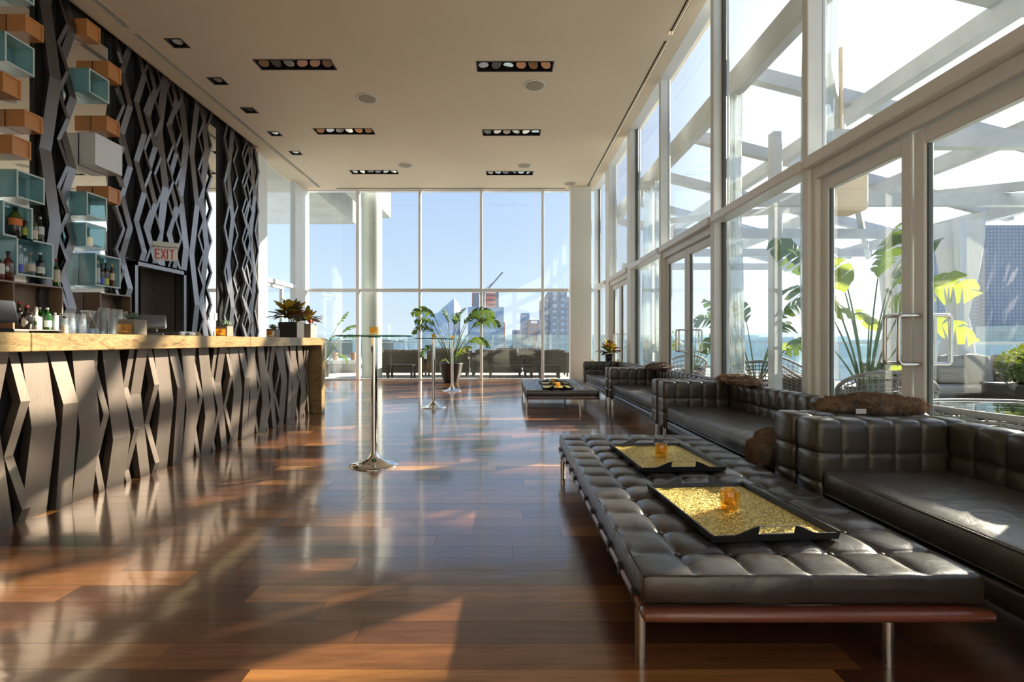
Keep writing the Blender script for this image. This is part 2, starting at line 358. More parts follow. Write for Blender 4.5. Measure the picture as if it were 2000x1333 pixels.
def tufted(mb, lo, hi, seams, r, depth, gw, wr=.004, seed=0, buttons=False, top=False):
    """upholstered box: rounded, pulled in along seam planes (and at their crossings when buttoned)"""
    ax = []
    for a in range(3):
        ks = sorted(set([lo[a], hi[a]]+list(seams[a]))); ps = []
        fr = [0,.05,.12,.25,.5,.75,.88,.95] if seams[a] else None
        for i in range(len(ks)-1):
            if fr: ps += [ks[i]+(ks[i+1]-ks[i])*t for t in fr]
            else:
                n = max(2, int((ks[i+1]-ks[i])/.09)); e = r*.5
                ps += [ks[i], ks[i]+e]+[ks[i]+e+(ks[i+1]-ks[i]-2*e)*t/n for t in range(1, n)]+[ks[i+1]-e]
        ps.append(ks[-1]); ax.append(ps)
    idx = {}; vs = []
    n3 = [len(a)-1 for a in ax]
    def vert(i, j, k):
        if (i, j, k) in idx: return idx[(i, j, k)]
        p = V((ax[0][i], ax[1][j], ax[2][k])); inn = V([min(max(p[a], lo[a]+r), hi[a]-r) for a in range(3)])
        d = p-inn; d.normalize(); q = inn+d*r
        ds = []
        for a in range(3):
            if seams[a]: ds.append(min(abs(p[a]-t) for t in seams[a]))
        ds.sort()
        h = 0
        if ds:
            f = min(1, ds[0]/gw); h = -depth*(1-f)**2.2
            if buttons and len(ds) > 1:
                h -= .0035 if ds[0] < 1e-6 else 0
                g = min(1, sqrt(ds[0]**2+ds[1]**2)/(gw*1.15)); h -= depth*1.1*(1-g)**2
        if top: h *= max(.12, d.z if d.z < .5 else .5+.5*(d.z-.5)*2)*(1 if d.z > -.5 else 0)*max(.2, min(1, min(p.x-lo[0], hi[0]-p.x, p.y-lo[1], hi[1]-p.y)/.05))
        h += wr*noise.noise(p*9+V((seed, 0, 0)))+wr*1.3*noise.noise(p*3.5+V((0, seed, 0)))
        idx[(i, j, k)] = len(vs); vs.append(q+d*h); return idx[(i, j, k)]
    fs = []
    X, Y, Z = n3
    for i in range(X):
        for j in range(Y):
            fs.append((vert(i,j,0), vert(i,j+1,0), vert(i+1,j+1,0), vert(i+1,j,0))); fs.append((vert(i,j,Z), vert(i+1,j,Z), vert(i+1,j+1,Z), vert(i,j+1,Z)))
    for i in range(X):
        for k in range(Z):
            fs.append((vert(i,0,k), vert(i+1,0,k), vert(i+1,0,k+1), vert(i,0,k+1))); fs.append((vert(i,Y,k), vert(i,Y,k+1), vert(i+1,Y,k+1), vert(i+1,Y,k)))
    for j in range(Y):
        for k in range(Z):
            fs.append((vert(0,j,k), vert(0,j,k+1), vert(0,j+1,k+1), vert(0,j+1,k))); fs.append((vert(X,j,k), vert(X,j+1,k), vert(X,j+1,k+1), vert(X,j,k+1)))
    return mb.add(vs, fs, True)
def at(px, py, Y): return V(((px-CX)/F*Y, Y, H-(py-CY)/F*Y))

# ================================================================== ROOM
ZC = 5.39; XR = 2.56; XL = -5.60; YB = 13.73; ZT0, ZT1 = 2.55, 2.65
# ---- floor
fl = thing('floor', None, None, kind='structure')
MB().box(-6.4, 2.95, -3.2, 13.95, -.12, -.012).build('subfloor', 'black', fl)
def plank(mb, x0, x1, y0, y1):
    g = .0007; mb.add([(x0+g,y0+g,-.012),(x1-g,y0+g,-.012),(x1-g,y1-g,-.012),(x0+g,y1-g,-.012),(x0+g,y0+g,0),(x1-g,y0+g,0),(x1-g,y1-g,0),(x0+g,y1-g,0)],
        [(4,5,6,7),(0,1,5,4),(1,2,6,5),(2,3,7,6),(3,0,4,7)])
def tintattr(o, vals):
    a = o.data.attributes.new('tint', 'FLOAT', 'FACE'); a.data.foreach_set('value', vals)
PW = .1388; count = 0; restv = MB(); rt = []; rowrng = random.Random(11)
known = {2: [(-3.0, -2.45, .5), (-2.45, -.75, .08), (-.75, .9, .35)], 1: [(-3, -2.6, .9), (-2.6, -.55, .30), (-.55, 1.5, .12)],
         3: [(-3, -1.9, .55), (-1.9, -1.1, .08), (-1.1, .95, .6)], 0: [(-3, -1.2, .62), (-1.2, 1.2, .45), (1.2, 2.9, .1)], -1: [(-3, -.85, .15), (-.85, 1.1, .78), (1.1, 2.9, .1)]}
for k in range(-34, 88):
    y0 = 1.62+PW*k; y1 = y0+PW
    if y0 > 13.72: break
    y1 = min(y1, 13.72)
    if k in known:
        segs = list(known[k]); xl = segs[-1][1]
        if xl < 2.9: segs.append((xl, 2.9, rowrng.random()*.5))
        segs.insert(0, (-5.6, segs[0][0], .4))
    else:
        x = -5.6+rowrng.uniform(-1.4, 0); segs = []
        while x < 2.9:
            ln = rowrng.choice((.55, .8, 1.1, 1.5, 1.9, 2.3)); t = min(1, max(0, rowrng.gauss(.45, .27)))
            a, b = max(x, -5.6), min(x+ln, 2.9)
            if b-a > .02: segs.append((a, b, t))
            x += ln
    for (a, b, t) in segs:
        vis = y0 > 1.2 and b > (-3.02 if y0 < 7.3 else -5.0)
        if vis and count < 298:
            m = MB(); plank(m, a, b, y0, y1); o = m.build('plank', 'plank', fl); tintattr(o, [t]*5); count += 1
        else:
            plank(restv, a, b, y0, y1); rt += [t]*5
o = restv.build('far_planks', 'plank', fl, kind='stuff'); tintattr(o, rt)

# ---- ceiling with real recesses for the lamps
LIN = [(-3.235, 7.49), (.165, 7.54), (-3.265, 9.87), (.148, 9.93), (-3.295, 12.25), (.135, 12.32)]
SQ = [(-4.70, 6.93+.02), (-4.72, 7.96), (-4.73, 8.97), (-4.74, 9.98), (-4.75, 11.0)]
holes = [(x-.585, x+.585, y-.13, y+.13) for x, y in LIN]+[(x-.11, x+.11, y-.10, y+.10) for x, y in SQ]
holes += [(-5.19, -5.10, -3, 6.60), (-5.19, -5.10, 6.74, 13.45), (2.275, 2.365, -3, 6.76), (2.275, 2.365, 6.90, 13.5)]
cx = sorted(set([-5.435, 2.54]+[h[0] for h in holes]+[h[1] for h in holes])); cy = sorted(set([-3.2, 13.85, 10.72]+[h[2] for h in holes]+[h[3] for h in holes]))
cm = MB()
for i in range(len(cx)-1):
    for j in range(len(cy)-1):
        mxx, myy = (cx[i]+cx[i+1])/2, (cy[j]+cy[j+1])/2
        if any(h[0] < mxx < h[1] and h[2] < myy < h[3] for h in holes): continue
        cm.add([(cx[i],cy[j],ZC),(cx[i],cy[j+1],ZC),(cx[i+1],cy[j+1],ZC),(cx[i+1],cy[j],ZC)], [(0,1,2,3)])
cm.box(-5.8, -5.435, 10.72, 13.85, ZC, ZC+.1)                       # beyond the pocket the ceiling runs to the left glazing
cm.box(-5.455, -5.435, -3.2, 10.72, ZC+.001, ZC+.4)                    # side of the curtain pocket
cm.box(-5.8, -5.455, 10.70, 10.72, ZC+.1, ZC+.4)
cm.box(2.52, 2.54, -3.2, 13.8, ZC+.001, ZC+.12)
cm.box(-6.4, 3.05, -3.2, 14.05, ZC+.42, ZC+.9)
cl = S(cm, 'ceiling', 'ceiling')
sl_ = MB(); sl_.box(-5.522, -5.456, -3.2, 10.68, ZC+.035, ZC+.06); S(sl_, 'trim_1', 'ceiling')
vs_ = MB()
for k in range(40):
    y = 4.6+k*.155
    if y < 10.5: vs_.box(-5.492, -5.457, y, y+.075, ZC+.028, ZC+.0345)
vs_.build('pocket_notches', 'slot', bpy.data.objects['trim_1'], kind='stuff')
# slot diffusers
def grille(x0, x1, y0, y1, lab):
    t = thing('air_grille', lab, 'air grille', ((x0+x1)/2, (y0+y1)/2, ZC-.002))
    m = MB(); m.box(x0, x1, y0, y1, ZC+.05, ZC+.06); m.build('backing', 'slot', t)
    m = MB(); wd = x1-x0
    for u in (0, .46, .88): m.box(x0+wd*u, x0+wd*(u+.12), y0, y1, ZC-.004, ZC+.010)
    m.build('blade', 'grille', t)
grille(-5.19, -5.10, -3, 6.60, 'twin-slot air grille in the ceiling above the bar, nearer the camera')
grille(-5.19, -5.10, 6.74, 13.45, 'twin-slot air grille in the ceiling on the bar side, running to the end window')
grille(2.275, 2.365, -3, 6.76, 'twin-slot air grille beside the glass wall, nearer the camera')
grille(2.275, 2.365, 6.90, 13.5, 'twin-slot air grille beside the glass wall, running to the end window')
# lamps
ll = ['left-hand', 'right-hand']; rr = ['nearest the camera', 'in the middle row', 'nearest the end window']
for i, (x, y) in enumerate(LIN):
    t = thing('linear_downlight', f'long black recessed ceiling light with six lamps, {ll[i%2]} one {rr[i//2]}', 'ceiling light', (x, y, ZC), 'recessed six-lamp ceiling lights')
    m = MB(); a, b, c, d = x-.585, x+.585, y-.13, y+.13
    m.box(a, b, c, d, ZC+.10, ZC+.11)
    for q in ((a, a+.006, c, d), (b-.006, b, c, d), (a, b, c, c+.006), (a, b, d-.006, d)): m.box(*q, ZC-.003, ZC+.10)
    m.build('housing', 'black', t)
    m = MB()
    for q in ((a-.012, a+.006, c-.012, d+.012), (b-.006, b+.012, c-.012, d+.012), (a, b, c-.012, c+.006), (a, b, d-.006, d+.012)): m.box(*q, ZC-.006, ZC)
    m.build('frame', 'slot', t)
    for k in range(6):
        lx = x-.49+k*.196; q = random.uniform(-.4, .4)
        M = Matrix.Translation((lx, y, ZC+.05)) @ Matrix.Rotation(q, 4, 'Y') @ Matrix.Rotation(random.uniform(-.45, .1), 4, 'X')
        m = MB(); m.lathe([(.078, -.028), (.074, -.020), (.058, .008), (.026, .034), (.002, .036)], n=18); m.xf(M); lp = m.build('lamp', 'reflector', t)
        m = MB(); m.sphere((0,0,.004), .020, 8, 6); m.xf(M); m.build('bulb', 'lamp_warm' if (k+i) % 3 else 'lamp_cool', lp)
for i, (x, y) in enumerate(SQ):
    t = thing('square_downlight', 'small square black recessed downlight, '+['nearest the camera', 'second from the camera', 'third from the camera', 'fourth from the camera', 'farthest'][i]+' in the row above the bar', 'ceiling light', (x, y, ZC), 'square downlights above the bar')
    a, b, c, d = x-.11, x+.11, y-.10, y+.10
    m = MB(); m.box(a, b, c, d, ZC+.08, ZC+.09)
    for q in ((a-.012, a+.008, c-.012, d+.012), (b-.008, b+.012, c-.012, d+.012), (a, b, c-.012, c+.008), (a, b, d-.008, d+.012)): m.box(*q, ZC-.006, ZC+.08)
    m.build('housing', 'black', t)
    M = Matrix.Translation((x, y, ZC+.045)) @ Matrix.Rotation(-.2, 4, 'X')
    m = MB(); m.lathe([(.07, -.02), (.052, .008), (.024, .028), (.002, .03)], n=18); m.xf(M); lp = m.build('lamp', 'reflector', t)
    m = MB(); m.sphere((0,0,.006), .018, 8, 6); m.xf(M); m.build('bulb', 'lamp_warm' if i < 4 else 'lamp_cool', lp)
for x, y, lab in ((.51, 8.1, 'between the right-hand lights, nearest the camera'), (-2.42, 8.54, 'left of centre, nearest the camera'), (-2.42, 11.77, 'left of centre, near the end window'), (.487, 11.79, 'right of centre, near the end window'), (1.78, 13.13, 'in the far right corner')):
    t = thing('ceiling_speaker', 'round beige ceiling loudspeaker '+lab, 'loudspeaker', (x, y, ZC), 'round ceiling loudspeakers')
    m = MB(); m.lathe([(.001, -.012), (.10, -.012), (.170, -.008), (.172, -.004)], (x, y, ZC), 32); m.build('grille', 'speaker', t)
    m = MB(); m.lathe([(.172, -.009), (.187, -.007), (.190, 0), (.172, -.001)], (x, y, ZC), 32); m.build('rim', 'wall_paint', t)

# ---- solid walls
m = MB(); m.box(-6.4, 2.95, -3.35, -3.2, -.1, ZC+.42); S(m, 'wall_rear', 'wall_paint')
WL = thing('wall_left', None, None, kind='structure')
m = MB(); m.box(-6.6, -6.45, -3.2, 11.0, -.1, ZC+.42); m.box(-6.45, -5.66, 10.86, 10.98, -.1, ZC+.42); m.build('wall_face', 'wall_paint', WL)
# dark pleated drape behind the metal screen, leaving the mirrors and the door free
def drape(name, y0, y1, z0, z1, x=-5.64):
    m = MB(); n = max(4, int((y1-y0)/.045)); pts = []
    for i in range(n+1):
        y = y0+(y1-y0)*i/n; pts.append((x+.018*(1 if i % 2 else -1)*(.6+.4*sin(i*1.7)), y))
    poly = pts+[(x-.05, y1), (x-.05, y0)]
    m.prism(poly, 'z', z0, z1); return m.build(name, 'curtain_black', WL)
for y0, y1, z0, z1 in ((-3.2, 3.5, -.05, 5.8), (5.72, 6.14, -.05, 5.8), (6.85, 7.28, -.05, 5.8), (7.28, 8.34, 2.36, 5.8), (8.34, 9.10, -.05, 5.8), (9.42, 10.86, -.05, 5.8)):
    drape('black_curtain', y0, y1, z0, z1)
# columns of mirror behind the bottle boxes and the narrow one beyond the door
for i, (y0, y1, lab) in enumerate(((3.5, 5.72, 'tall mirror behind the left-hand stack of coloured shelf boxes'), (6.14, 6.85, 'tall mirror behind the right-hand stack of coloured shelf boxes'), (9.10, 9.42, 'narrow mirror strip seen between the metal strips, right of the exit door'))):
    m = MB(); m.box(-5.66, -5.62, y0, y1, .0, 5.25); o = m.build('mirror', 'mirror', None, label=lab, category='mirror')
    m = MB(); m.box(-5.68, -5.665, y0, y1, -.02, 5.8); m.build('backing', 'curtain_black', WL)
m = MB(); m.box(-5.655, -5.625, 8.72, 8.98, 1.2, 1.95)              # nothing here but panel behind switches
m.build('switch_panel', 'frame_dark', WL)

# door behind the bar
dr = thing('door_1', None, None, (-5.6, 7.8, 0), kind='structure')
m = MB(); m.box(-5.64, -5.50, 7.20, 7.26, 0, 2.30); m.box(-5.64, -5.50, 8.30, 8.36, 0, 2.30); m.box(-5.64, -5.50, 7.20, 8.36, 2.24, 2.30); m.build('frame', 'screen_fin', dr)
m = MB(); m.box(-6.15, -5.64, 7.18, 7.20, 0, 2.36); m.box(-6.15, -5.64, 8.36, 8.38, 0, 2.36); m.box(-6.15, -5.64, 7.18, 8.38, 2.34, 2.36); m.build('reveal', 'door_panel', dr)
m = MB(); m.box(-6.10, -6.05, 7.20, 8.36, 0, 2.34); m.build('leaf', 'door_panel', dr)
m = MB(); m.box(-6.05, -6.03, 8.0, 8.03, 0, 2.34); m.build('seam', 'slot', dr)

# ---- glazing
def bar(m, x0, x1, y0, y1, z0, z1, b=.006): m.bbox(min(x0,x1), max(x0,x1), min(y0,y1), max(y0,y1), min(z0,z1), max(z0,z1), b)
# end wall
wb = thing('window_1', None, None, kind='structure')
MX = [-5.60, -4.155, -2.40, -.655, 1.09, 1.86, 2.56]
for i, x in enumerate(MX[1:5]):
    m = MB(); hw = .036
    if i == 0: hw = .05
    bar(m, x-hw, x+hw, YB-.05, YB+.10, 0, ZC); m.build('mullion', 'frame_white' if i == 0 else 'frame', wb)
for x0, x1 in zip(MX[:-1], MX[1:]):
    m = MB(); bar(m, x0+.03, x1-.03, YB-.03, YB+.08, ZT0-.045, ZT0+.045); m.build('transom', 'frame', wb)
    m = MB(); m.box(x0+.03, x1-.03, YB+.02, YB+.032, ZT0+.04, ZC); m.build('pane', 'pane', wb)
    m = MB(); m.box(x0+.03, x1-.03, YB+.02, YB+.032, .03, ZT0-.04); m.build('pane', 'pane', wb)
m = MB(); bar(m, -5.6, 2.6, YB-.02, YB+.10, .001, .03); m.build('sill', 'frame', wb)
m = MB(); bar(m, -5.6, 2.6, YB-.03, YB+.12, ZC-.03, ZC+.3); m.build('head', 'frame_white', wb)
m = MB(); bar(m, 1.835, 2.42, YB-.36, YB-.06, 0.0, ZC-.001, .01); S(m, 'trim_2', 'wall_paint')     # painted column in the corner
m = MB(); m.box(-4.7, 1.7, YB-.20, YB-.16, ZC-.008, ZC-.001); S(m, 'trim_3', 'slot')
# left glazing beyond the screen
wl = thing('window_2', None, None, kind='structure')
m = MB(); bar(m, XL-.15, XL+.0, 11.02, 11.42, 0, ZC); m.build('post', 'frame', wl)
m = MB(); bar(m, XL-.05, XL+.04, 10.93, 11.02, 0, ZC); m.build('edge_strip', 'frame_white', wl)
m = MB(); bar(m, XL-.15, XL+.0, 12.95, 13.35, 0, ZC); m.build('post', 'frame', wl)
m = MB(); bar(m, XL-.15, XL+.0, 13.35, 13.85, 0, ZC); m.build('corner_post', 'frame', wl)
m = MB(); bar(m, XL-.12, XL+.03, 11.42, 12.95, ZT0-.04, ZT0+.06); m.build('transom', 'frame_white', wl)
m = MB(); m.box(XL-.07, XL-.058, 11.42, 12.95, ZT0+.05, ZC); m.build('pane', 'pane', wl)
m = MB(); m.box(XL-.07, XL-.058, 12.30, 12.95, .02, ZT0-.03); m.build('pane', 'pane', wl)
m = MB(); bar(m, XL-.10, XL-.02, 12.24, 12.32, 0, ZT0-.03); m.build('mullion', 'frame', wl)
m = MB(); m.box(XL-.07, XL-.058, 11.50, 12.24, .02, ZT0-.12); m.build('door_pane', 'pane', wl)
m = MB(); bar(m, XL-.10, XL-.02, 11.42, 12.24, ZT0-.13, ZT0-.05); bar(m, XL-.10, XL-.02, 11.42, 11.50, 0, ZT0-.13); m.build('door_frame', 'frame', wl)

# right glazing: posts, transoms, alternating double doors and fixed panes
POST = [(-1.95, .10), (.05, .10), (2.05, .10), (4.08, .08), (5.92, .09), (7.92, .09), (9.80, .30), (11.85, .42), (13.66, .2)]
wr_ = thing('wall_right', None, None, kind='structure')
for i, (y, wd) in enumerate(POST):
    m = MB(); bar(m, XR, XR+(.20 if i in (4, 6, 7) else .16), y, y+wd, 0, ZC+.02); m.build('post', 'frame', wr_)
m = MB(); bar(m, XR-.02, XR+.18, -3.2, YB, ZC-.0, ZC+.10); m.build('head', 'frame_white', wr_)
m = MB(); bar(m, XR+.02, XR+.16, -3.2, YB, 0.001, .035); m.build('sill', 'frame', wr_)
nd = 1; nw = 2
GX = XR+.12
for i in range(len(POST)-1):
    y0, y1 = POST[i][0]+POST[i][1], POST[i+1][0]
    isdoor = i in (2, 4, 6, 0)
    up = thing('window_%d' % (nw+1), None, None, kind='structure'); nw += 1
    m = MB(); bar(m, XR-.035, XR+.16, y0-.01, y1+.01, ZT0, ZT1, .008); m.build('transom', 'frame_white', up)
    m = MB(); m.box(GX, GX+.012, y0, y1, ZT1, ZC); m.build('pane', 'pane', up)
    if not isdoor:
        m = MB(); m.box(GX, GX+.012, y0, y1, .03, ZT0); m.build('pane', 'pane', up)
        m = MB(); bar(m, GX-.02, GX+.03, y0, y0+.035, .03, ZC); bar(m, GX-.02, GX+.03, y1-.035, y1, .03, ZC); m.build('bead', 'frame_dark', up)
    else:
        d = thing('door_%d' % (nd+1), None, None, kind='structure'); nd += 1
        m = MB(); bar(m, XR+.03, XR+.17, y0, y1, 2.45, ZT0); bar(m, XR+.03, XR+.17, y0, y0+.06, 0, 2.45); bar(m, XR+.03, XR+.17, y1-.06, y1, 0, 2.45); m.build('frame', 'frame', d)
        ym = (y0+y1)/2; lf = [(y0+.065, ym-.006, 1), (ym+.006, y1-.065, -1)]
        for (a, b, sgn) in lf:
            lfm = MB(); x0, x1 = XR+.07, XR+.13; s = .085
            bar(lfm, x0, x1, a, a+s, .02, 2.44); bar(lfm, x0, x1, b-s, b, .02, 2.44); bar(lfm, x0, x1, a+s, b-s, 2.34, 2.44); bar(lfm, x0, x1, a+s, b-s, .02, .20)
            lo = lfm.build('leaf', 'frame', d)
            m = MB(); m.box(XR+.094, XR+.106, a+s, b-s, .20, 2.34); m.build('pane', 'pane', lo)
            m = MB(); bar(m, XR+.085, XR+.115, a+s, a+s+.012, .20, 2.34, .002); bar(m, XR+.085, XR+.115, b-s-.012, b-s, .20, 2.34, .002); m.build('gasket', 'frame_dark', lo)
            yh = (b-.05) if sgn == 1 else (a+.05)
            m = MB()
            for side in (-1, 1):
                xa = x0 if side < 0 else x1; xg = xa+side*.135; rr_ = .025
                pts = [(xa, yh, 1.265), (xg-side*rr_, yh, 1.265)]+[(xg-side*rr_+side*rr_*sin(t), yh, 1.265-rr_+rr_*cos(t)) for t in (pi/6, pi/3, pi/2)]
                pts += [(xg-side*rr_+side*rr_*cos(t), yh, .955+rr_-rr_*sin(t)) for t in (0.01, pi/6, pi/3, pi/2)]+[(xa, yh, .955)]
                m.tube(pts, .0125, 10)
            m.build('handle', 'steel', lo)

# ================================================================== BAR
br = thing('bar_counter', 'long bar with veined golden stone top and folded metal strip front', 'bar counter', (-3.1, 4.6, 0))
ZB = 1.15
for i, (a, b) in enumerate(((-1.2, 2.83), (2.832, 5.28), (5.282, 7.46))):
    m = MB(); m.bbox(-3.52, -2.77, a, b, ZB-.11, ZB, .004); m.build('stone_slab', 'stone', br)
m = MB(); m.bbox(-3.52, -2.77, 7.33, 7.459, 0, ZB-.1105, .004); m.build('end_panel', 'stone', br)
m = MB(); m.box(-3.12, -3.0, -1.2, 7.33, 0, ZB-.11); m.build('carcass', 'curtain_black', br)
m = MB(); m.box(-3.95, -3.14, -1.2, 7.2, .86, .90); m.build('work_top', 'steel', br)
def strip(rows, t=.022, xb=-2.96, pk=.55):
    """rows of (y0, y1, z, proud): a folded metal strip standing off the plane x = xb"""
    m = MB(); vs = []; fs = []; n = len(rows)
    for (a, b, z, p) in [(a, b, z, p*pk) for a, b, z, p in rows]: vs += [(xb+p+t, a, z), (xb+p+t, b, z), (xb+p-.03, b, z), (xb+p-.03, a, z)]
    for i in range(n-1):
        k = i*4
        for q in range(4): fs.append((k+q, k+(q+1) % 4, k+4+(q+1) % 4, k+4+q))
    fs.append((0,3,2,1)); k = (n-1)*4; fs.append((k, k+1, k+2, k+3)); m.add(vs, fs); return m
MOD = [ [(0, .163, 1.04, .0), (.031, .197, .563, .06), (-.006, .160, .0, .0)],
        [(.170, .284, 1.04, 0), (.232, .344, .686, .08), (.208, .323, 0, .03)],
        [(.338, .506, 1.04, .01), (.369, .537, .469, .06), (.338, .502, 0, .01)],
        [(.508, .561, 1.04, -.01), (.511, .561, .898, -.02), (.570, .622, .571, .05), (.523, .567, .265, -.01), (.552, .604, 0, .02)],
        [(.590, .745, 1.04, .0), (.656, .824, .365, .05), (.625, .791, 0, .0)],
        [(.850, .908, 1.04, .0), (.790, .842, .739, -.01), (.855, .908, .405, .06), (.800, .850, .096, -.01), (.812, .862, 0, .01)],
        [(.912, 1.024, 1.04, .03), (.872, .980, .676, -.02), (.943, 1.046, 0, .03)],
        [(1.030, 1.085, 1.04, 0), (1.074, 1.130, .736, .06), (1.013, 1.066, .417, -.01), (1.082, 1.135, .083, .06), (1.060, 1.115, 0, .03)] ]
for k in range(-3, 4):
    for st in MOD:
        rows = [(a+2.94+1.11*k, b+2.94+1.11*k, z, p) for a, b, z, p in st]
        if rows[0][0] < -1.1 or max(r[1] for r in rows) > 7.33: continue
        fixn(strip(rows).build('folded_strip', 'fin', br))
rows = [(7.0+a-.13, 7.0+b-.13, z, p-.01) for a, b, z, p in MOD[7]]
# back counter
bc = thing('back_counter', 'dark low counter under the shelf boxes behind the bar', 'counter', (-5.3, 5.1, 0))
m = MB(); m.bbox(-5.60, -4.98, 1.5, 7.1, 0, 1.10, .005); m.build('cabinet', 'black', bc)
m = MB(); m.bbox(-5.60, -4.94, 1.5, 7.12, 1.101, 1.14, .004); m.build('top', 'brushed', bc)

# ---- folded metal screen on the wall
sc_ = thing('metal_screen', 'wall screen of tall zigzag folded dark metal strips behind the bar', 'wall screen', (-5.5, 7.5, 0))
XS = -5.555
TYP = {'W': (.155, .080, .897, .05), 'G': (.140, .075, .897, .05), 'M': (.105, .095, .449, .05), 'K': (.062, .088, .445, .04), 'N': (.050, .090, .299, .035)}
def zig(kind, px, yR, zend=None, dz=0):
    if zend is None: zend = 1.145 if px < 255 else 0
    wd, amp, seg, pr = TYP[kind]; Yc = -(XS)*F/(CX-px); zR = H-(yR-CY)/F*Yc
    zs = []; k = -40; rows = []
    for k in range(-40, 41):
        z = zR+k*seg
        if zend-.001 <= z <= 5.66: rows.append((z, 1 if k % 2 == 0 else -1))
    rows.sort(reverse=True)
    def lerp(z):
        u = (z-zR)/seg; f = abs(((u+1) % 2)-1); return 1-2*f       # +1 at right knees, -1 at left
    full = [(5.66, lerp(5.66))]+[(z, s) for z, s in rows if zend+.02 < z < 5.64]+[(zend, lerp(zend))]
    st = []
    for z, s in full: c = Yc+s*amp/2; st.append((c-wd/2, c+wd/2, z, s*pr*.5+(.012 if kind in 'NK' else .0)))
    fixn(strip(st, .018, XS, 1).build('folded_strip', 'screen_fin', sc_))
for q in (('W', 96, 151), ('N', 119, 136), ('M', 130, 188), ('N', 231, 203), ('M', 244, 204), ('M', 272, 260, 2.33), ('N', 285, 257, 2.33), ('M', 294, 285, 2.33), ('N', 305, 306, 2.33),
          ('W', 315, 364, 2.33), ('N', 329.5, 353, 2.33), ('M', 336, 298, 2.33), ('N', 345.5, 327, 2.33), ('W', 356, 282, 2.33), ('G', 378, 400), ('N', 389.5, 366), ('W', 397, 293), ('N', 406, 345),
          ('K', 440.5, 313), ('G', 448.5, 427), ('N', 457.5, 345), ('N', 474.5, 441), ('N', 478.5, 395), ('K', 482, 470), ('N', 486.5, 416), ('G', 492, 541), ('K', 499.5, 490)): zig(*q)
for px in (20, 52, -20, 205, 222): 
    if px in (-20, 20): zig('M', px-70, 200); 

# exit sign
ex = thing('exit_sign', 'clear hanging exit sign with red EXIT letters and white housing', 'exit sign', (0,0,0))
m = MB(); m.bbox(-.17, .17, -.045, .045, .21, .285, .008); m.build('housing', 'white', ex)
m = MB(); m.bbox(-.155, .155, -.008, .008, 0, .21, .003); m.build('panel', 'signface', ex)
m = MB(); m.tube([(0, .02, .28), (0, .10, .30), (0, .50, .30)], .012, 8); m.build('bracket', 'white', ex)
m = MB(); h0, h1 = .025, .175; tt = .017
def letter(x, strokes):
    for (a, b, c, d) in strokes:
        p, q = V((x+a, 0, h0+b)), V((x+c, 0, h0+d)); dd = (q-p).normalized(); nn = V((-dd.z, 0, dd.x))*tt/2
        vs = [p-nn, q-nn, q+nn, p+nn]; m.add([(v_.x, -.011, v_.z) for v_ in vs]+[(v_.x, -.0085, v_.z) for v_ in vs], [(0,1,2,3),(7,6,5,4),(0,4,5,1),(1,5,6,2),(2,6,7,3),(3,7,4,0)])
hh = h1-h0
letter(-.125, [(0, 0, 0, hh), (0, hh-.008, .052, hh-.008), (0, hh/2, .045, hh/2), (0, .008, .052, .008)])
letter(-.055, [(0, 0, .052, hh), (.052, 0, 0, hh)])
letter(.022, [(0, 0, 0, hh)])
letter(.050, [(.03, 0, .03, hh), (0, hh-.008, .062, hh-.008)])
m.build('letters', 'red', ex)
ex.location = (-5.22, 7.45, 2.34); ex.rotation_euler = (0, 0, R(33))

# ================================================================== SEATING
def sofa():
    t = thing('leather_sofa', 'x', 'sofa')
    Ln = 2.52; aw = .205; bt = .155; x0, x1 = 1.70, 2.555      # local: x as in the room, y from 0 (near end) to Ln
    for y in (0, Ln-aw):
        m = MB(); xs = [x0+.145*k for k in range(1, 6)]
        tufted(m, (x0, y, .155), (x1, y+aw, .672), (xs, [], [.33, .485]), .045, .012, .032, .002, seed=y)
        m.build('arm', 'leather_olive', t)
    m = MB(); tufted(m, (x1-bt, aw-.01, .19), (x1, Ln-aw+.01, .668), ([], [aw+(Ln-2*aw)*k/14 for k in range(1, 14)], [.485]), .05, .016, .045, .002, seed=4)
    m.build('backrest', 'leather_olive', t)
    m = MB(); tufted(m, (x0+.03, aw, .262), (x1-bt+.02, Ln-aw, .402), ([], [], []), .022, 0, .01, .007, seed=2); so_ = m.build('seat_cushion', 'leather_seat', t)
    m = MB()
    for z in (.392, .276): m.tube([(x0+.032, aw+.02, z), (x0+.028, Ln/2, z+.001), (x0+.032, Ln-aw-.02, z)], .005, 6)
    m.build('piping', 'leather', so_)
    m = MB(); tufted(m, (x0+.02, aw-.005, .158), (x1-.05, Ln-aw+.005, .262), ([], [], []), .04, 0, .01, .001); m.build('base_rail', 'leather', t)
    for x in (x0+.045, x1-.12):
        for y in (.12, Ln-.12):
            m = MB(); m.lathe([(.013, 0), (.013, .17)], (x, y, 0), 12); m.build('leg', 'chrome', t)
    return t
sf = sofa()
SOF = [(.315, 'nearest tufted dark leather sofa, cut by the right edge of the picture'), (2.865, 'second tufted leather sofa from the camera, with a fur throw hanging over its seat'),
       (5.415, 'third tufted leather sofa from the camera, beside the second pair of glass doors'), (8.00, 'farthest tufted leather sofa, with a potted croton on its arm')]
for i, (y, lab) in enumerate(SOF):
    s = sf if i == 0 else copytree(sf)
    s.location = (0, y, 0); s['label'] = lab; s['group'] = 'tufted leather sofas along the glass wall'

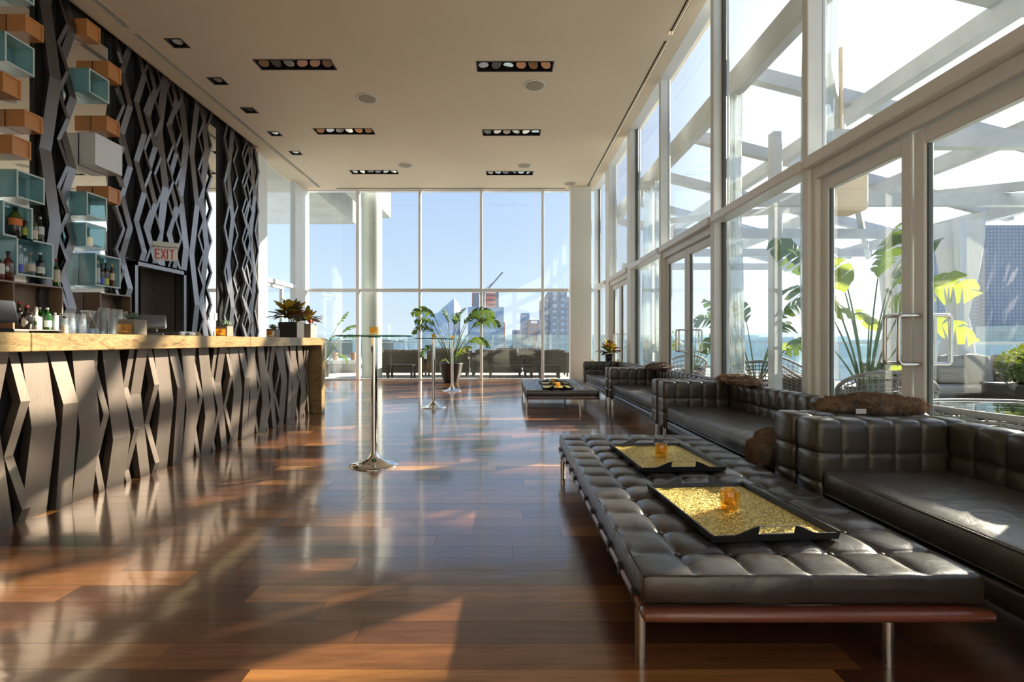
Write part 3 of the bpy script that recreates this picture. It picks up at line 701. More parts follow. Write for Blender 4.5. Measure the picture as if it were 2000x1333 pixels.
def daybed(y0, x0, wd, ln, label, group='tufted leather daybeds'):
    t = thing('leather_daybed', label, 'daybed', (x0+wd/2, y0+ln/2, 0), group)
    nx, ny = 6, 12
    m = MB(); tufted(m, (x0, y0, .214), (x0+wd, y0+ln, .318), ([x0+wd*k/nx for k in range(1, nx)], [y0+ln*k/ny for k in range(1, ny)], []), .022, .016, .060, .0035, seed=y0, buttons=True, top=True)
    zs = m.v
    c = m.build('cushion', 'leather', t)
    m = MB()
    for i in range(1, nx):
        for j in range(1, ny): m.sphere((x0+wd*i/nx, y0+ln*j/ny, .296), .012, 8, 6, sq=(1,1,.6))
    m.build('buttons', 'leather', c, kind='stuff')
    m = MB(); e = .010
    for z in (.309, .222): m.tube([(x0+e, y0+e, z), (x0+wd-e, y0+e, z), (x0+wd-e, y0+ln-e, z), (x0+e, y0+ln-e, z)], .0045, 6, closed=True)
    m.build('piping', 'leather', c)
    zf0, zf1 = .172, .210
    for a, b in ((y0-.035, y0+.03), (y0+ln-.03, y0+ln+.035)):
        m = MB(); tufted(m, (x0-.005, a, zf0), (x0+wd+.004, b, zf1), ([], [], []), .017, 0, .01, 0); m.build('end_rail', 'mahogany', t)
    for x in (x0+.005, x0+wd-.02):
        m = MB(); tufted(m, (x-.01, y0+.02, zf0+.004), (x+.03, y0+ln-.02, zf1-.002), ([], [], []), .014, 0, .01, 0); m.build('side_rail', 'mahogany', t)
    m = MB()
    for k in range(12):
        y = y0+ln*(k+.5)/12; m.box(x0-.008, x0+wd+.01, y-.016, y+.016, .207, .2155); m.box(x0-.0075, x0-.0055, y-.014, y+.014, .176, .215)
    m.build('webbing', 'black', t, kind='stuff')
    for x in (x0+.008, x0+wd-.30):
        for y in (y0+.045, y0+ln-.20):
            m = MB(); m.lathe([(.019, 0), (.019, .185)], (x, y, 0), 20); m.build('leg', 'steel', t)
    return t
daybed(1.615, .46, 1.155, 2.46, 'large tufted brown leather daybed nearest the camera, holding two trays')
daybed(7.70, .352, 1.165, 2.20, 'farther tufted leather daybed in front of the end window')

# trays with gold glitter
def tray(label, x, y, z, rz, sx=.52, sy=.68):
    t = thing('serving_tray', label, 'tray', (x, y, z), 'black trays lined with gold glitter', rz)
    m = MB(); m.bbox(-sx/2+.012, sx/2-.012, -sy/2+.012, sy/2-.012, 0, .008, .003); m.build('base', 'tray_black', None)
    o = COL.objects[-1]; o.parent = t; o.location = (0,0,.0)
    m = MB(); m.box(-sx/2+.018, sx/2-.018, -sy/2+.018, sy/2-.018, .0085, .0115); g = m.build('glitter_sheet', 'glitter', None); g.parent = t; g.location = (0,0,.0085)
    for sgn in (-1, 1):
        m = MB(); n = 28; top = []
        def hz(u): a = abs(u); return .028 + .036*max(0, min(1, (.62-a)/.30))**1.0*(1 if a < .62 else 0)
        def P(u, zz, k): return (u*sx/2, sgn*(sy/2-.012+zz*.28)+k*.007*sgn, zz)
        us = [-1+2*i/n for i in range(n+1)]
        for k in (0, 1): pass
        vs = []; fs = []
        h0, h1, hu = .030, .048, .26
        for i, u in enumerate(us):
            zz = hz(u)
            for z_ in (0.0, min(h0, zz*.98), min(max(h1, zz*.99) if abs(u) <= hu else zz*.99, zz*.995), zz): vs += [P(u, z_, 0), P(u, z_, 1)]
        for i in range(n):
            hole = abs((us[i]+us[i+1])/2) < hu
            for r_ in range(3):
                if hole and r_ == 1:
                    a = i*8+2; b = a+8; fs += [(a, a+1, b+1, b), (a+2, b+2, b+3, a+3)]; continue
                a = i*8+r_*2; b = a+8; fs += [(a, b, b+2, a+2), (a+1, a+3, b+3, b+1)]
            a = i*8+6; fs.append((a, a+8, a+9, a+1))
        m.add(vs, fs); h = m.build('handle_end', 'tray_black', None); pz = h.location.copy(); h.parent = t; h.location = pz; fixn(h)
    for sgn in (-1, 1):
        m = MB(); m.add([(sgn*(sx/2-.014), -sy/2+.01, 0), (sgn*(sx/2-.007), -sy/2+.01, 0), (sgn*(sx/2+.004), -sy/2-.002, .034), (sgn*(sx/2-.004), -sy/2-.002, .034),
               (sgn*(sx/2-.014), sy/2-.01, 0), (sgn*(sx/2-.007), sy/2-.01, 0), (sgn*(sx/2+.004), sy/2+.002, .034), (sgn*(sx/2-.004), sy/2+.002, .034)],
              [(0,1,2,3),(4,7,6,5),(0,4,5,1),(1,5,6,2),(2,6,7,3),(3,7,4,0)])
        h = m.build('side', 'tray_black', None); pz = h.location.copy(); h.parent = t; h.location = pz; fixn(h)
    return t
ZTR = .321
tray('black tray of gold glitter nearest the camera, on the near daybed', 1.035, 2.22, ZTR, R(4))
tray('black tray of gold glitter behind the nearest one, on the near daybed', 1.05, 3.22, ZTR, R(3))
tray('black tray of gold glitter on the far daybed, nearer its front edge', .885, 8.12, ZTR, R(-2), .50, .62)
tray('black tray of gold glitter on the far daybed, behind the other tray', .91, 8.86, ZTR, R(2), .50, .62)

def votive(label, x, y, z, r=.040, h=.082, cube=False, group='amber glass candle holders', lit=False):
    t = thing('candle_holder', label, 'candle holder', (x, y, z), group)
    m = MB()
    if cube:
        a = r; m.lathe([(a*1.3, 0), (a*1.35, .004), (a*1.35, h), (a*1.2, h), (a*1.1, .02), (.001, .018)], (x, y, z), 4, False)
        m.xf(Matrix.Translation((x, y, z)) @ Matrix.Rotation(pi/4, 4, 'Z') @ Matrix.Translation((-x, -y, -z)))
    else: m.lathe([(r*.90, 0), (r*.97, .004), (r, h*.5), (r*1.02, h-.003), (r*.98, h), (r*.76, h-.001), (r*.74, .022), (.001, .018)], (x, y, z), 24)
    m.build('glass', 'amber', t)
    m = MB(); m.lathe([(r*.55, .019), (r*.56, .030), (.001, .031)], (x, y, z), 12); m.build('tea_light', 'candle' if lit else 'lbl_cream', t)
    return t
v = [votive('amber glass candle holder standing in the nearest gold tray', 1.033, 2.215, ZTR+.012, .040, .088),
     votive('amber glass candle holder in the second gold tray', 1.045, 3.22, ZTR+.012, .040, .085)]
votive('amber glass candle holder in the front tray on the far daybed', .90, 8.10, ZTR+.012)
votive('amber glass candle holder in the rear tray on the far daybed', .89, 8.84, ZTR+.012)

# tall glass tables
def hightable(px, Y, label, cand=True, rt=.33):
    x = (px-CX)/F*Y; t = thing('cocktail_table', label, 'cocktail table', (x, Y, 0), 'tall round glass cocktail tables')
    m = MB(); m.lathe([(.212, 0), (.214, .004), (.210, .008), (.15, .022), (.09, .044), (.05, .074), (.034, .10), (.030, .105)], (x, Y, 0), 40); m.build('base', 'chrome', t)
    m = MB(); m.lathe([(.027, .10), (.027, 1.135)], (x, Y, 0), 24); m.build('pole', 'chrome', t)
    m = MB(); m.lathe([(.05, 1.132), (.055, 1.140), (.001, 1.1405)], (x, Y, 0), 24); m.build('mount', 'chrome', t)
    m = MB(); m.lathe([(rt, 1.142), (rt, 1.1535)], (x, Y, 0), 56); tp = m.build('tabletop', 'table_glass', t)
    m = MB(); m.lathe([(rt, 1.142), (rt+.002, 1.143), (rt+.002, 1.1525), (rt, 1.1535), (rt-.006, 1.1535), (rt-.006, 1.142), (rt, 1.142)], (x, Y, 0), 56); m.build('rim', 'table_edge', tp)
    if cand: votive('amber glass candle holder on the '+cand, x, Y, 1.154, .034, .072, cube=(Y < 5), lit=True)
hightable(731, 4.30, 'tall round glass table on a chrome pedestal, nearest the camera', 'nearest tall glass table')
hightable(847, 8.05, 'tall round glass table on a chrome pedestal, second from the camera', 'second tall glass table')
hightable(883, 10.75, 'tall round glass table on a chrome pedestal beside the potted palm', 'tall glass table beside the potted palm')
hightable(632, 10.6, 'tall round glass table mostly hidden behind the end of the bar', None)

# fur throws
def furk(d, sd): return 1+noise.noise(d*1.7+V((sd, 0, 0)))*.34+noise.noise(d*4.5+V((0, sd, 0)))*.20
def fur(label, x, y, z, lumps, seed=1, tagq=None, n=15000, ln=.034, group='brown fur throws'):
    t = thing('fur_throw', label, 'fur throw', (x, y, z), group)
    rnd = random.Random(seed); m = MB()
    for (dx, dy, dz, a, b, c) in lumps:
        sd0 = dx*7+dy*3+seed
        def ff(u, v_, a=a, b=b, c=c, dx=dx, dy=dy, dz=dz, sd0=sd0):
            t_, p_ = 2*pi*u, pi*(v_-.5); d = V((cos(p_)*cos(t_), cos(p_)*sin(t_), sin(p_))); k = furk(d, sd0); return (x+dx+d.x*a*k, y+dy+d.y*b*k, z+dz+d.z*c*k)
        m.grid(ff, 40, 28, True, True)
    m.build('pelt', 'fur', t)
    fm = MB(); vs, fs = [], []
    tot = sum(a*b+b*c+a*c for _, _, _, a, b, c in lumps)
    for (dx, dy, dz, a, b, c) in lumps:
        for _ in range(int(n*(a*b+b*c+a*c)/tot)):
            d = V((rnd.gauss(0,1), rnd.gauss(0,1), rnd.gauss(.15,1))).normalized()
            k = furk(d, dx*7+dy*3+seed)
            p = V((x+dx+d.x*a*k, y+dy+d.y*b*k, z+dz+d.z*c*k)); nr = V((d.x/a, d.y/b, d.z/c)).normalized()
            dr = (nr*.8+V((-.35+rnd.gauss(0,.3), .25+rnd.gauss(0,.3), rnd.gauss(-.25,.3)))).normalized(); sd_ = dr.cross(V((rnd.random(), rnd.random(), 1))).normalized()*.0015
            l = ln*rnd.uniform(.5, 1.1); q = len(vs); vs += [p-sd_, p+sd_, p+dr*l*.6+nr*.002, p+dr*l+V((0,0,-.006))]; fs += [(q, q+1, q+2), (q+1, q+3, q+2)]
    fm.add(vs, fs); fm.build('fur_pile', 'fur', t, kind='stuff')
    if tagq: tm = MB(); tm.bbox(*tagq, .001); tm.build('care_tag', 'tag', t)
fur('brown fur throw heaped on the back corner between the two nearest sofas', 2.26, 3.0, .675, [(0,0,.035,.20,.14,.048), (-.13,.02,.02,.13,.12,.032), (.14,-.03,.03,.15,.10,.045)], 3, (2.06, 2.12, 2.83, 2.834, .675, .703))
fur('brown fur throw hanging over the seat edge of the second sofa', 1.86, 3.24, .402, [(.03,.02,.035,.14,.13,.055), (-.09,-.03,.012,.08,.11,.07), (-.155,.02,-.06,.036,.085,.08), (-.15,-.06,-.02,.04,.06,.07)], 5)
fur('brown fur throw draped over the backrest of the second sofa', 2.46, 5.0, .67, [(0,.05,.03,.14,.27,.038), (-.06,-.17,.02,.11,.20,.03), (.02,.3,.02,.11,.15,.03)], 8, n=4200)
fur('brown fur throw draped over the backrest of the third sofa', 2.44, 7.55, .67, [(0,.05,.035,.17,.28,.045), (-.12,-.1,.02,.11,.14,.025)], 12, n=3000)
fur('small end of a brown fur throw on the seat of the third sofa', 1.93, 5.75, .402, [(0,0,.05,.09,.09,.06)], 14, n=1600, ln=.045)

# ================================================================== SHELF BOXES, BOTTLES, GLASSES
XF, XM = -5.40, -5.615
def shelfbox(px0, yt, yb, px1, m_, label, open_=True, pxd=None):
    Y0 = -XF*F/(CX-px0); Y1 = -XF*F/(CX-px1); z1 = H-(yt-CY)/F*Y0; z0 = H-(yb-CY)/F*Y0
    t = thing('shelf_box', label, 'shelf box', (XM, (Y0+Y1)/2, z0), 'coloured shelf boxes on the mirrors'); k = .018
    if m_ == 'solid':
        m = MB(); m.bbox(XM, XF, Y0, Y1, z0, z1, .003); m.build('body', 'grey_box', t); return Y0, Y1, z0, z1
    m = MB()
    for q in ((XM, XF, Y0, Y1, z0, z0+k), (XM, XF, Y0, Y1, z1-k, z1), (XM, XF, Y0, Y0+k, z0+k, z1-k), (XM, XF, Y1-k, Y1, z0+k, z1-k)): m.box(*q)
    m.build('shell', m_, t)
    m = MB(); xb = XM if open_ else XF-.022; m.box(xb, xb+.006, Y0+k, Y1-k, z0+k, z1-k); m.build('back_panel', m_, t)
    if pxd:
        Yd = -XF*F/(CX-pxd); m = MB(); m.box(XM+.01, XF, Yd-k/2, Yd+k/2, z0+k, z1-k); m.build('divider', m_, t)
    if m_ in ('teal', 'brown_box'):
        e = .004; m = MB()
        for q in ((Y0, Y1, z0, z0+k), (Y0, Y1, z1-k, z1), (Y0, Y0+k, z0+k, z1-k), (Y1-k, Y1, z0+k, z1-k)): m.box(XF, XF+e, *q)
        m.build('front_edge', 'lbl_pale' if m_ == 'teal' else 'brown_edge', t)
    return Y0, Y1, z0, z1
BX = {}
for key, q in {
 'a1': (12, -70, -27, 67, 'teal', 'teal frosted shelf box cut by the top edge of the picture'),
 'a2': (50, 27, 61, 85.5, 'orange', 'amber shelf box highest in the left-hand stack', False),
 'a3': (9, 59.6, 119, 67, 'teal', 'teal frosted shelf box below the highest amber one, left-hand stack'),
 'a4': (6, 139, 178, 42, 'orange', 'amber shelf box under the upper teal one at the left edge', False),
 'a5': (48, 213, 247, 84, 'orange', 'widest-reaching amber shelf box halfway up the left-hand stack', False),
 'a6': (24, 262.5, 299.7, 61, 'orange', 'lowest amber shelf box of the left-hand stack', False),
 'a7': (32, 330, 385, 87, 'teal', 'teal frosted shelf box directly under the lowest amber box, left-hand stack'),
 'a8': (5, 391, 459, 64, 'teal', 'teal frosted shelf box with a candle behind four large bottles'),
 'a9': (32, 461.6, 536.7, 104, 'teal', 'large teal shelf box holding four bottles, left-hand stack'),
 'a10': (-25, 543, 645, 123, 'brown_box', 'wide brown shelf box of gin bottles at the lower left', True, 27),
 'c1': (169.6, 35.7, 67.6, 196.5, 'orange', 'amber shelf box highest in the right-hand stack', False),
 'c2': (212, 118.6, 150.5, 237, 'orange', 'amber shelf box behind the upper teal one, right-hand stack', False),
 'c3': (173.5, 132, 180, 213, 'teal', 'teal frosted shelf box highest in the right-hand stack'),
 'c4': (209, 225.8, 255, 234, 'orange', 'amber shelf box just above the grey box', False),
 'c5': (186, 259, 321.4, 239, 'solid', 'solid pale grey box in the right-hand stack'),
 'c6': (212, 363.4, 393, 235.5, 'orange', 'lowest amber shelf box of the right-hand stack', False),
 'c7': (169, 373.6, 421, 208.7, 'teal', 'empty teal shelf box under the solid grey box'),
 'c8': (167, 433.5, 481, 207.5, 'teal', 'teal shelf box with a white candle, right-hand stack'),
 'c9': (186, 494.7, 557.7, 235, 'teal', 'large teal shelf box holding four bottles beside the exit door'),
 'c10': (195, 571, 641, 256.4, 'brown_box', 'brown shelf box above the stacked glasses', True)}.items():
    BX[key] = shelfbox(*q)
def pillar(label, x, y, z, r, h):
    m = MB(); m.lathe([(r, 0), (r, h-.004), (r-.004, h), (.001, h-.004)], (x, y, z), 18); m.build('pillar_candle', 'candle', None, label=label, category='candle')
pillar('white pillar candle in the teal box behind four large bottles', -5.50, 5.20, BX['a8'][2]+.019, .03, .12)
pillar('white pillar candle in the teal box of the right-hand stack', -5.50, 6.40, BX['c8'][2]+.019, .042, .13)
pillar('slim white candle on the bar below the light switches', -3.25, 5.42, ZB+.001, .016, .058)

def bottle(label, px, X, z, h, wd, body, cap, lbl=None, lo=.18, hi=.5, shape='round', group='bottles on the shelf boxes', lz=None):
    Y = -X*F/(CX-px); r = wd/2; t = thing('bottle', label, 'bottle', (X, Y, z), group)
    sh = {'round': .62, 'tall': .70, 'squat': .60, 'wine': .58}[shape]; nr = max(.011, r*.32); zn = h*sh
    m = MB(); pr = [(r*.9, 0), (r, .006), (r, zn*.92), (r*.93, zn)]
    for k in range(1, 6): u = k/5; pr.append((r*.93+(nr-r*.93)*(1-cos(u*pi))/2, zn+(h*.84-zn)*(u*.85 if shape != 'squat' else u*.45)))
    pr += [(nr, h*.93), (nr*.5, h*.94)]
    m.lathe(pr, (X, Y, z), 16); m.build('glass', body, t)
    m = MB(); m.lathe([(nr*1.15, h*.90), (nr*1.2, h*.905), (nr*1.2, h*.995), (nr, h), (.001, h)], (X, Y, z), 12); m.build('cap', cap, t)
    if lbl:
        m = MB(); rr_ = r+.0012; n = 14
        for i in range(n):
            a0, a1 = -pi*.62+pi*1.1*i/n-.3, -pi*.62+pi*1.1*(i+1)/n-.3
            m.add([(X+rr_*cos(a0), Y+rr_*sin(a0), z+h*lo), (X+rr_*cos(a1), Y+rr_*sin(a1), z+h*lo), (X+rr_*cos(a1), Y+rr_*sin(a1), z+h*hi), (X+rr_*cos(a0), Y+rr_*sin(a0), z+h*hi)], [(0,1,2,3)], True)
        m.build('label', lbl, t)
    return t, Y
g1 = 'bottles standing on the large teal box'
zt = BX['a9'][3]+.001
b_, Yb_ = bottle('large dark bottle with an orange label, on the teal box', 30, -5.50, zt, .355, .118, 'dark_glass', 'black', 'lbl_orange', .38, .60, 'round', g1)
m = MB(); m.lathe([(.0605, .22), (.058, .235), (.030, .285), (.02, .30)], (-5.50, Yb_, zt), 16); m.build('upper_glass', 'olive_glass', b_)
bottle('dark bottle with a lime green label, on the teal box', 50, -5.49, zt, .325, .094, 'dark_glass', 'black', 'lbl_lime', .14, .40, 'squat', g1)
bottle('green bottle with a cream label, on the teal box', 65, -5.48, zt, .315, .078, 'green_glass', 'black', 'lbl_cream', .08, .40, 'wine', g1)
bottle('dark bottle with a pale label and foil neck, on the teal box', 78.5, -5.48, zt, .31, .072, 'dark_glass', 'brushed', 'lbl_white', .30, .60, 'wine', g1)
zi = BX['a9'][2]+.019; g2 = 'bottles inside the large left teal box'
bottle('slim clear bottle with a blue label inside the teal box', 39, -5.47, zi, .330, .056, 'clear', 'white', 'lbl_blue', .10, .34, 'tall', g2)
bottle('clear bottle with a dark foot and cream label inside the teal box', 48, -5.52, zi, .315, .066, 'clear', 'white', 'lbl_cream', .12, .42, 'tall', g2)
bottle('stubby bottle with a cork and beige label inside the teal box', 60, -5.47, zi, .268, .080, 'clear', 'cork', 'lbl_cream', .18, .48, 'squat', g2)
bottle('dark bottle with a white neck and white label inside the teal box', 79, -5.47, zi, .290, .082, 'dark_glass', 'white', 'lbl_white', .14, .40, 'squat', g2)
zt = BX['a10'][3]+.001
b_, Yb_ = bottle('amber bottle with a round white label at the left edge', 16, -5.45, zt, .325, .098, 'amber_glass', 'black', None, 0, 0, 'round', 'bottles on the lower left brown box')
m = MB(); m.sphere((-5.45+.030, Yb_-.040, zt+.125), .03, 14, 10, sq=(.6, .45, 1)); m.build('label', 'lbl_white', b_)
bottle('amber bottle with a pale label cut by the left edge', 0, -5.45, zt, .22, .075, 'amber_glass', 'black', 'lbl_white', .3, .8, 'round', 'bottles on the lower left brown box')
bottle('green bottle with a red cap and beige label at the end of the brown box', 110, -5.46, zt, .345, .070, 'green_glass', 'red_cap', 'lbl_cream', .16, .60, 'wine', 'bottles on the lower left brown box')
zi = BX['c9'][2]+.019; g3 = 'bottles inside the right teal box'
bottle('clear patterned bottle inside the right teal box, leftmost', 190, -5.47, zi, .325, .060, 'clear', 'gold', 'lbl_pale', .1, .7, 'tall', g3)
bottle('black bottle inside the right teal box, second from the left', 198.5, -5.47, zi, .30, .062, 'dark_glass', 'black', 'lbl_blue', .05, .35, 'round', g3)
bottle('dark brown bottle with a yellow label inside the right teal box', 206.5, -5.47, zi, .32, .072, 'dark_glass', 'black', 'lbl_lime', .04, .32, 'round', g3)
bottle('amber bottle with a gold cap and cream label inside the right teal box', 218.5, -5.47, zi, .315, .064, 'amber_glass', 'gold', 'lbl_cream', .30, .60, 'tall', g3)
zi = BX['a10'][2]+.019; g4 = 'gin bottles in the brown box'
bottle('black square-shouldered bottle with a red stopper, leftmost in the brown box', 37, -5.50, zi, .315, .085, 'dark_glass', 'red_cap', None, 0, 0, 'squat', g4)
b_, Yb_ = bottle('black apothecary bottle with a white diamond label', 52, -5.46, zi, .275, .120, 'dark_glass', 'red_cap', None, 0, 0, 'squat', g4)
m = MB(); rr_ = .0615; pts = [(-.9, .075), (-.35, .130), (.2, .075), (-.35, .02)]
m.grid(lambda u, v_: (-5.46+rr_*cos(-1.2+(u-.5)*1.3), Yb_+rr_*sin(-1.2+(u-.5)*1.3), zi+.078+(v_-.5)*.12*max(.02, 1-abs(u-.5)*2)), 10, 2); m.build('diamond_label', 'lbl_white', b_)
b_, Yb_ = bottle('pale ceramic bottle with a green oval label and ball stopper', 70, -5.45, zi, .235, .110, 'ceramic', 'ceramic', None, 0, 0, 'squat', g4)
m = MB(); m.sphere((-5.45, Yb_, zi+.25), .017, 10, 8); m.build('stopper', 'ceramic', b_)
m = MB()
def ov(u, v_): a = 2*pi*u; th = -1.15+.55*v_*cos(a); return (-5.45+.0562*cos(th), Yb_+.0562*sin(th), zi+.072+.03*v_*sin(a))
m.grid(ov, 20, 4, True, True); m.build('oval_label', 'lbl_green', b_)
bottle('green bottle without a front label, beside the ceramic bottle', 78, -5.53, zi, .27, .070, 'green_glass', 'white', None, 0, 0, 'tall', g4)
bottle('green bottle with a black cap in the brown box', 85, -5.48, zi, .265, .075, 'green_glass', 'black', None, 0, 0, 'tall', g4)
bottle('green bottle with a silver cap and pale label in the brown box', 92.5, -5.45, zi, .265, .078, 'green_glass', 'white', 'lbl_pale', .12, .42, 'tall', g4)
bottle('clear bottle with a black cap behind the pale-labelled one', 101, -5.54, zi, .265, .062, 'clear', 'black', None, 0, 0, 'tall', g4)
bottle('flat clear bottle with a tall pale label, rightmost in the brown box', 107.5, -5.45, zi, .21, .066, 'clear', 'white', 'lbl_white', .02, .85, 'tall', g4)

# glassware on the back of the bar top
def tumbler(x, y, z, r, h, label=None, group=None, inv=False, name='drinking_glass'):
    a, b = (r, r*.78) if inv else (r*.78, r)
    m = MB(); m.lathe([(a, 0), (b, h), (b-.003, h), (a-.003, .008 if not inv else 0)] if not inv else [(a, 0), (b, h-.004), (b-.004, h), (.001, h)], (x, y, z), 16)
    return m.build(name, 'tumbler', None, label=label, category='glass', group=group)
pint = None
for j, (px, X) in enumerate(((126, -3.20), (130, -3.30), (137.5, -3.18), (144, -3.24), (153, -3.28), (159.5, -3.18))):
    Y = -X*F/(CX-px)
    for lv in range(2):
        lab = ('upper' if lv else 'lower')+' glass of the '+['leftmost', 'second', 'third', 'fourth', 'fifth', 'rightmost'][j]+' upside-down pair on the bar'
        if pint is None: pint = tumbler(X, Y, ZB+.002, .032, .115, lab, 'upside-down pint glasses stacked in pairs', True, 'pint_glass')
        else: c = pint.copy(); COL.objects.link(c); c.location = (X, Y, ZB+.002+lv*.038); c['label'] = lab
tb = None
for j, (px, X) in enumerate(((201, -3.38), (203, -3.16), (212, -3.36), (216, -3.20), (226, -3.38), (229, -3.20), (240, -3.36))):
    Y = -X*F/(CX-px)
    for lv in range(5):
        lab = ['bottom', 'second', 'middle', 'fourth', 'top'][lv]+' short tumbler of the '+['leftmost rear', 'leftmost front', 'second rear', 'second front', 'third rear', 'third front', 'rightmost'][j]+' nested stack'
        if tb is None: tb = tumbler(X, Y, ZB+.002, .036, .075, lab, 'nested short tumblers on the bar', name='tumbler')
        else: c = tb.copy(); COL.objects.link(c); c.location = (X, Y, ZB+.002+lv*.034); c['label'] = lab
def wineglass(px, X, label, inv):
    Y = -X*F/(CX-px); h = .185; t = thing('stem_glass', label, 'wine glass', (X, Y, ZB+.001), 'stem glasses on the bar')
    f = (lambda z: ZB+.001+h-z) if inv else (lambda z: ZB+.001+z)
    m = MB(); m.lathe([(.038, f(0)), (.036, f(.003)), (.004, f(.006)), (.0035, f(.09))], (X, Y, 0), 14); m.build('stem', 'tumbler', t)
    m = MB(); m.lathe([(.0035, f(.088)), (.012, f(.095)), (.030, f(.14)), (.045, f(h))], (X, Y, 0), 16); m.build('bowl', 'tumbler', t)
for i, (px, X) in enumerate(((166, -3.30), (173, -3.20), (182, -3.26), (188, -3.36))): wineglass(px, X, ['upside-down', 'upright'][i % 2]+' stem glass '+['behind', 'in front of'][i//2]+' the tumblers, '+['left', 'right', 'left', 'right'][i], i % 2 == 0)
bottle('small flask bottle with a beige label standing before the pint glasses', 126.5, -3.08, ZB+.001, .125, .034, 'clear', 'black', 'lbl_cream', .02, .5, 'squat', 'small items on the bar')

def pos(x, y, z, rz, s, label):
    t = thing('cash_terminal', label, 'cash register', (x, y, z), 'cash terminals on the bar'); 
    m = MB(); m.bbox(-.13*s, .13*s, -.14*s, .14*s, 0, .05*s, .01); m.bbox(-.06*s, .06*s, -.02*s, .06*s, .05*s, .15*s, .01); a = m.build('base', 'black', None); a.location = a.location; p_ = a.location.copy(); a.parent = t; a.location = p_
    m = MB(); m.bbox(-.17*s, .17*s, -.02*s, .03*s, -.12*s, .12*s, .012); m.xf(Matrix.Translation((0, -.03*s, .22*s)) @ Matrix.Rotation(R(-28), 4, 'X')); a = m.build('monitor', 'pos_grey', None); p_ = a.location.copy(); a.parent = t; a.location = p_
    m = MB(); m.box(-.145*s, .145*s, -.0235*s, -.0205*s, -.095*s, .095*s); m.xf(Matrix.Translation((0, -.03*s, .22*s)) @ Matrix.Rotation(R(-28), 4, 'X')); b = m.build('screen', 'screen_off', None); q_ = b.location.copy(); b.parent = a; b.location = q_-p_
    t.rotation_euler = (0, 0, rz)
pos(-3.97, 3.74, 1.16, R(60), .80, 'dark cash terminal at the left end of the bar, seen from behind')
pos(-3.36, 4.62, ZB+.001, R(40), .62, 'tilted cash terminal beside the nearest succulent')
m = MB(); m.bbox(-4.3, -3.70, 3.3, 4.0, .901, 1.155, .008); m.build('storage_cabinet', 'pos_light', None, label='pale grey cabinet under the left cash terminal', category='cabinet')
m = MB(); m.bbox(-3.46, -3.26, 4.87, 5.12, ZB+.001, ZB+.05, .015); t_ = m.build('receipt_printer', 'pos_grey', None, label='low dark printer on the bar, right of the tilted cash terminal', category='printer')
m = MB(); m.grid(lambda u, v_: (-3.45+.19*u, 5.12+.09*sin(v_*pi/2), ZB+.006+.042*cos(v_*pi/2)), 2, 8); m.build('paper_cover', 'pos_light', t_)
m = MB(); m.bbox(-3.5, -3.30, 3.55, 3.78, ZB+.001, ZB+.028, .006); m.build('bar_tray', 'black', None, label='small black tray on the bar below the green bottles', category='tray')
for i, px in enumerate((411.5, 421)):
    Y = 5.52*F/(CX-px); m = MB(); z = 1.1+48/F*Y; m.bbox(-5.53, -5.51, Y-.045, Y+.045, z-.07, z+.07, .006); o = m.build('thermostat', 'white', None, label=['left', 'right'][i]+' of two square white thermostats beside the mirror strip', category='thermostat')
    m = MB(); m.box(-5.51, -5.507, Y-.025, Y+.025, z-.04, z+.04); m.build('display', 'thermo', o)

# ================================================================== PLANTS
def succulent(label, x, y, s=.11):
    t = thing('succulent_planter', label, 'potted succulent', (x, y, ZB), 'succulents in wooden cubes on the bar'); z = ZB+.001
    m = MB(); m.bbox(x-s/2, x+s/2, y-s/2, y+s/2, z, z+s*.92, .003); m.build('cube', 'planter_wood', t)
    m = MB(); rnd = random.Random(int(y*100))
    for k in range(26):
        a = k*2.4; e = .25+1.15*(k/26); l = .085*(1-.35*k/26); d = V((cos(a)*cos(e), sin(a)*cos(e), sin(e))); sd_ = V((-sin(a), cos(a), 0))*.011; b = V((x, y, z+s*.90)); mid = b+d*l*.5; tip = b+d*l+V((0, 0, .012)); up = d.cross(sd_).normalized()*.004
        m.add([b-sd_*.6, b+sd_*.6, mid-sd_+up, mid+sd_+up, tip, mid-up*1.5], [(0,1,3,2), (2,3,4), (0,2,5), (1,5,3), (2,4,5), (3,5,4)], True)
    m.build('leaves', 'succulent', t, kind='stuff')
for i, (x, y, lab) in enumerate(((-3.0, 3.90, 'succulent in a wooden cube beside the stacked tumblers'), (-2.98, 5.15, 'succulent in a wooden cube at the middle of the bar'), (-2.99, 6.25, 'succulent in a wooden cube beside the croton planters'))):
    succulent(lab, x, y, (.135, .12, .12)[i])
    votive('amber glass candle holder in front of the '+('succulent beside the tumblers', 'succulent at the middle of the bar', 'succulent beside the crotons')[i], x+.025, y-.115, ZB+.001, .036, .080, cube=True, lit=True)

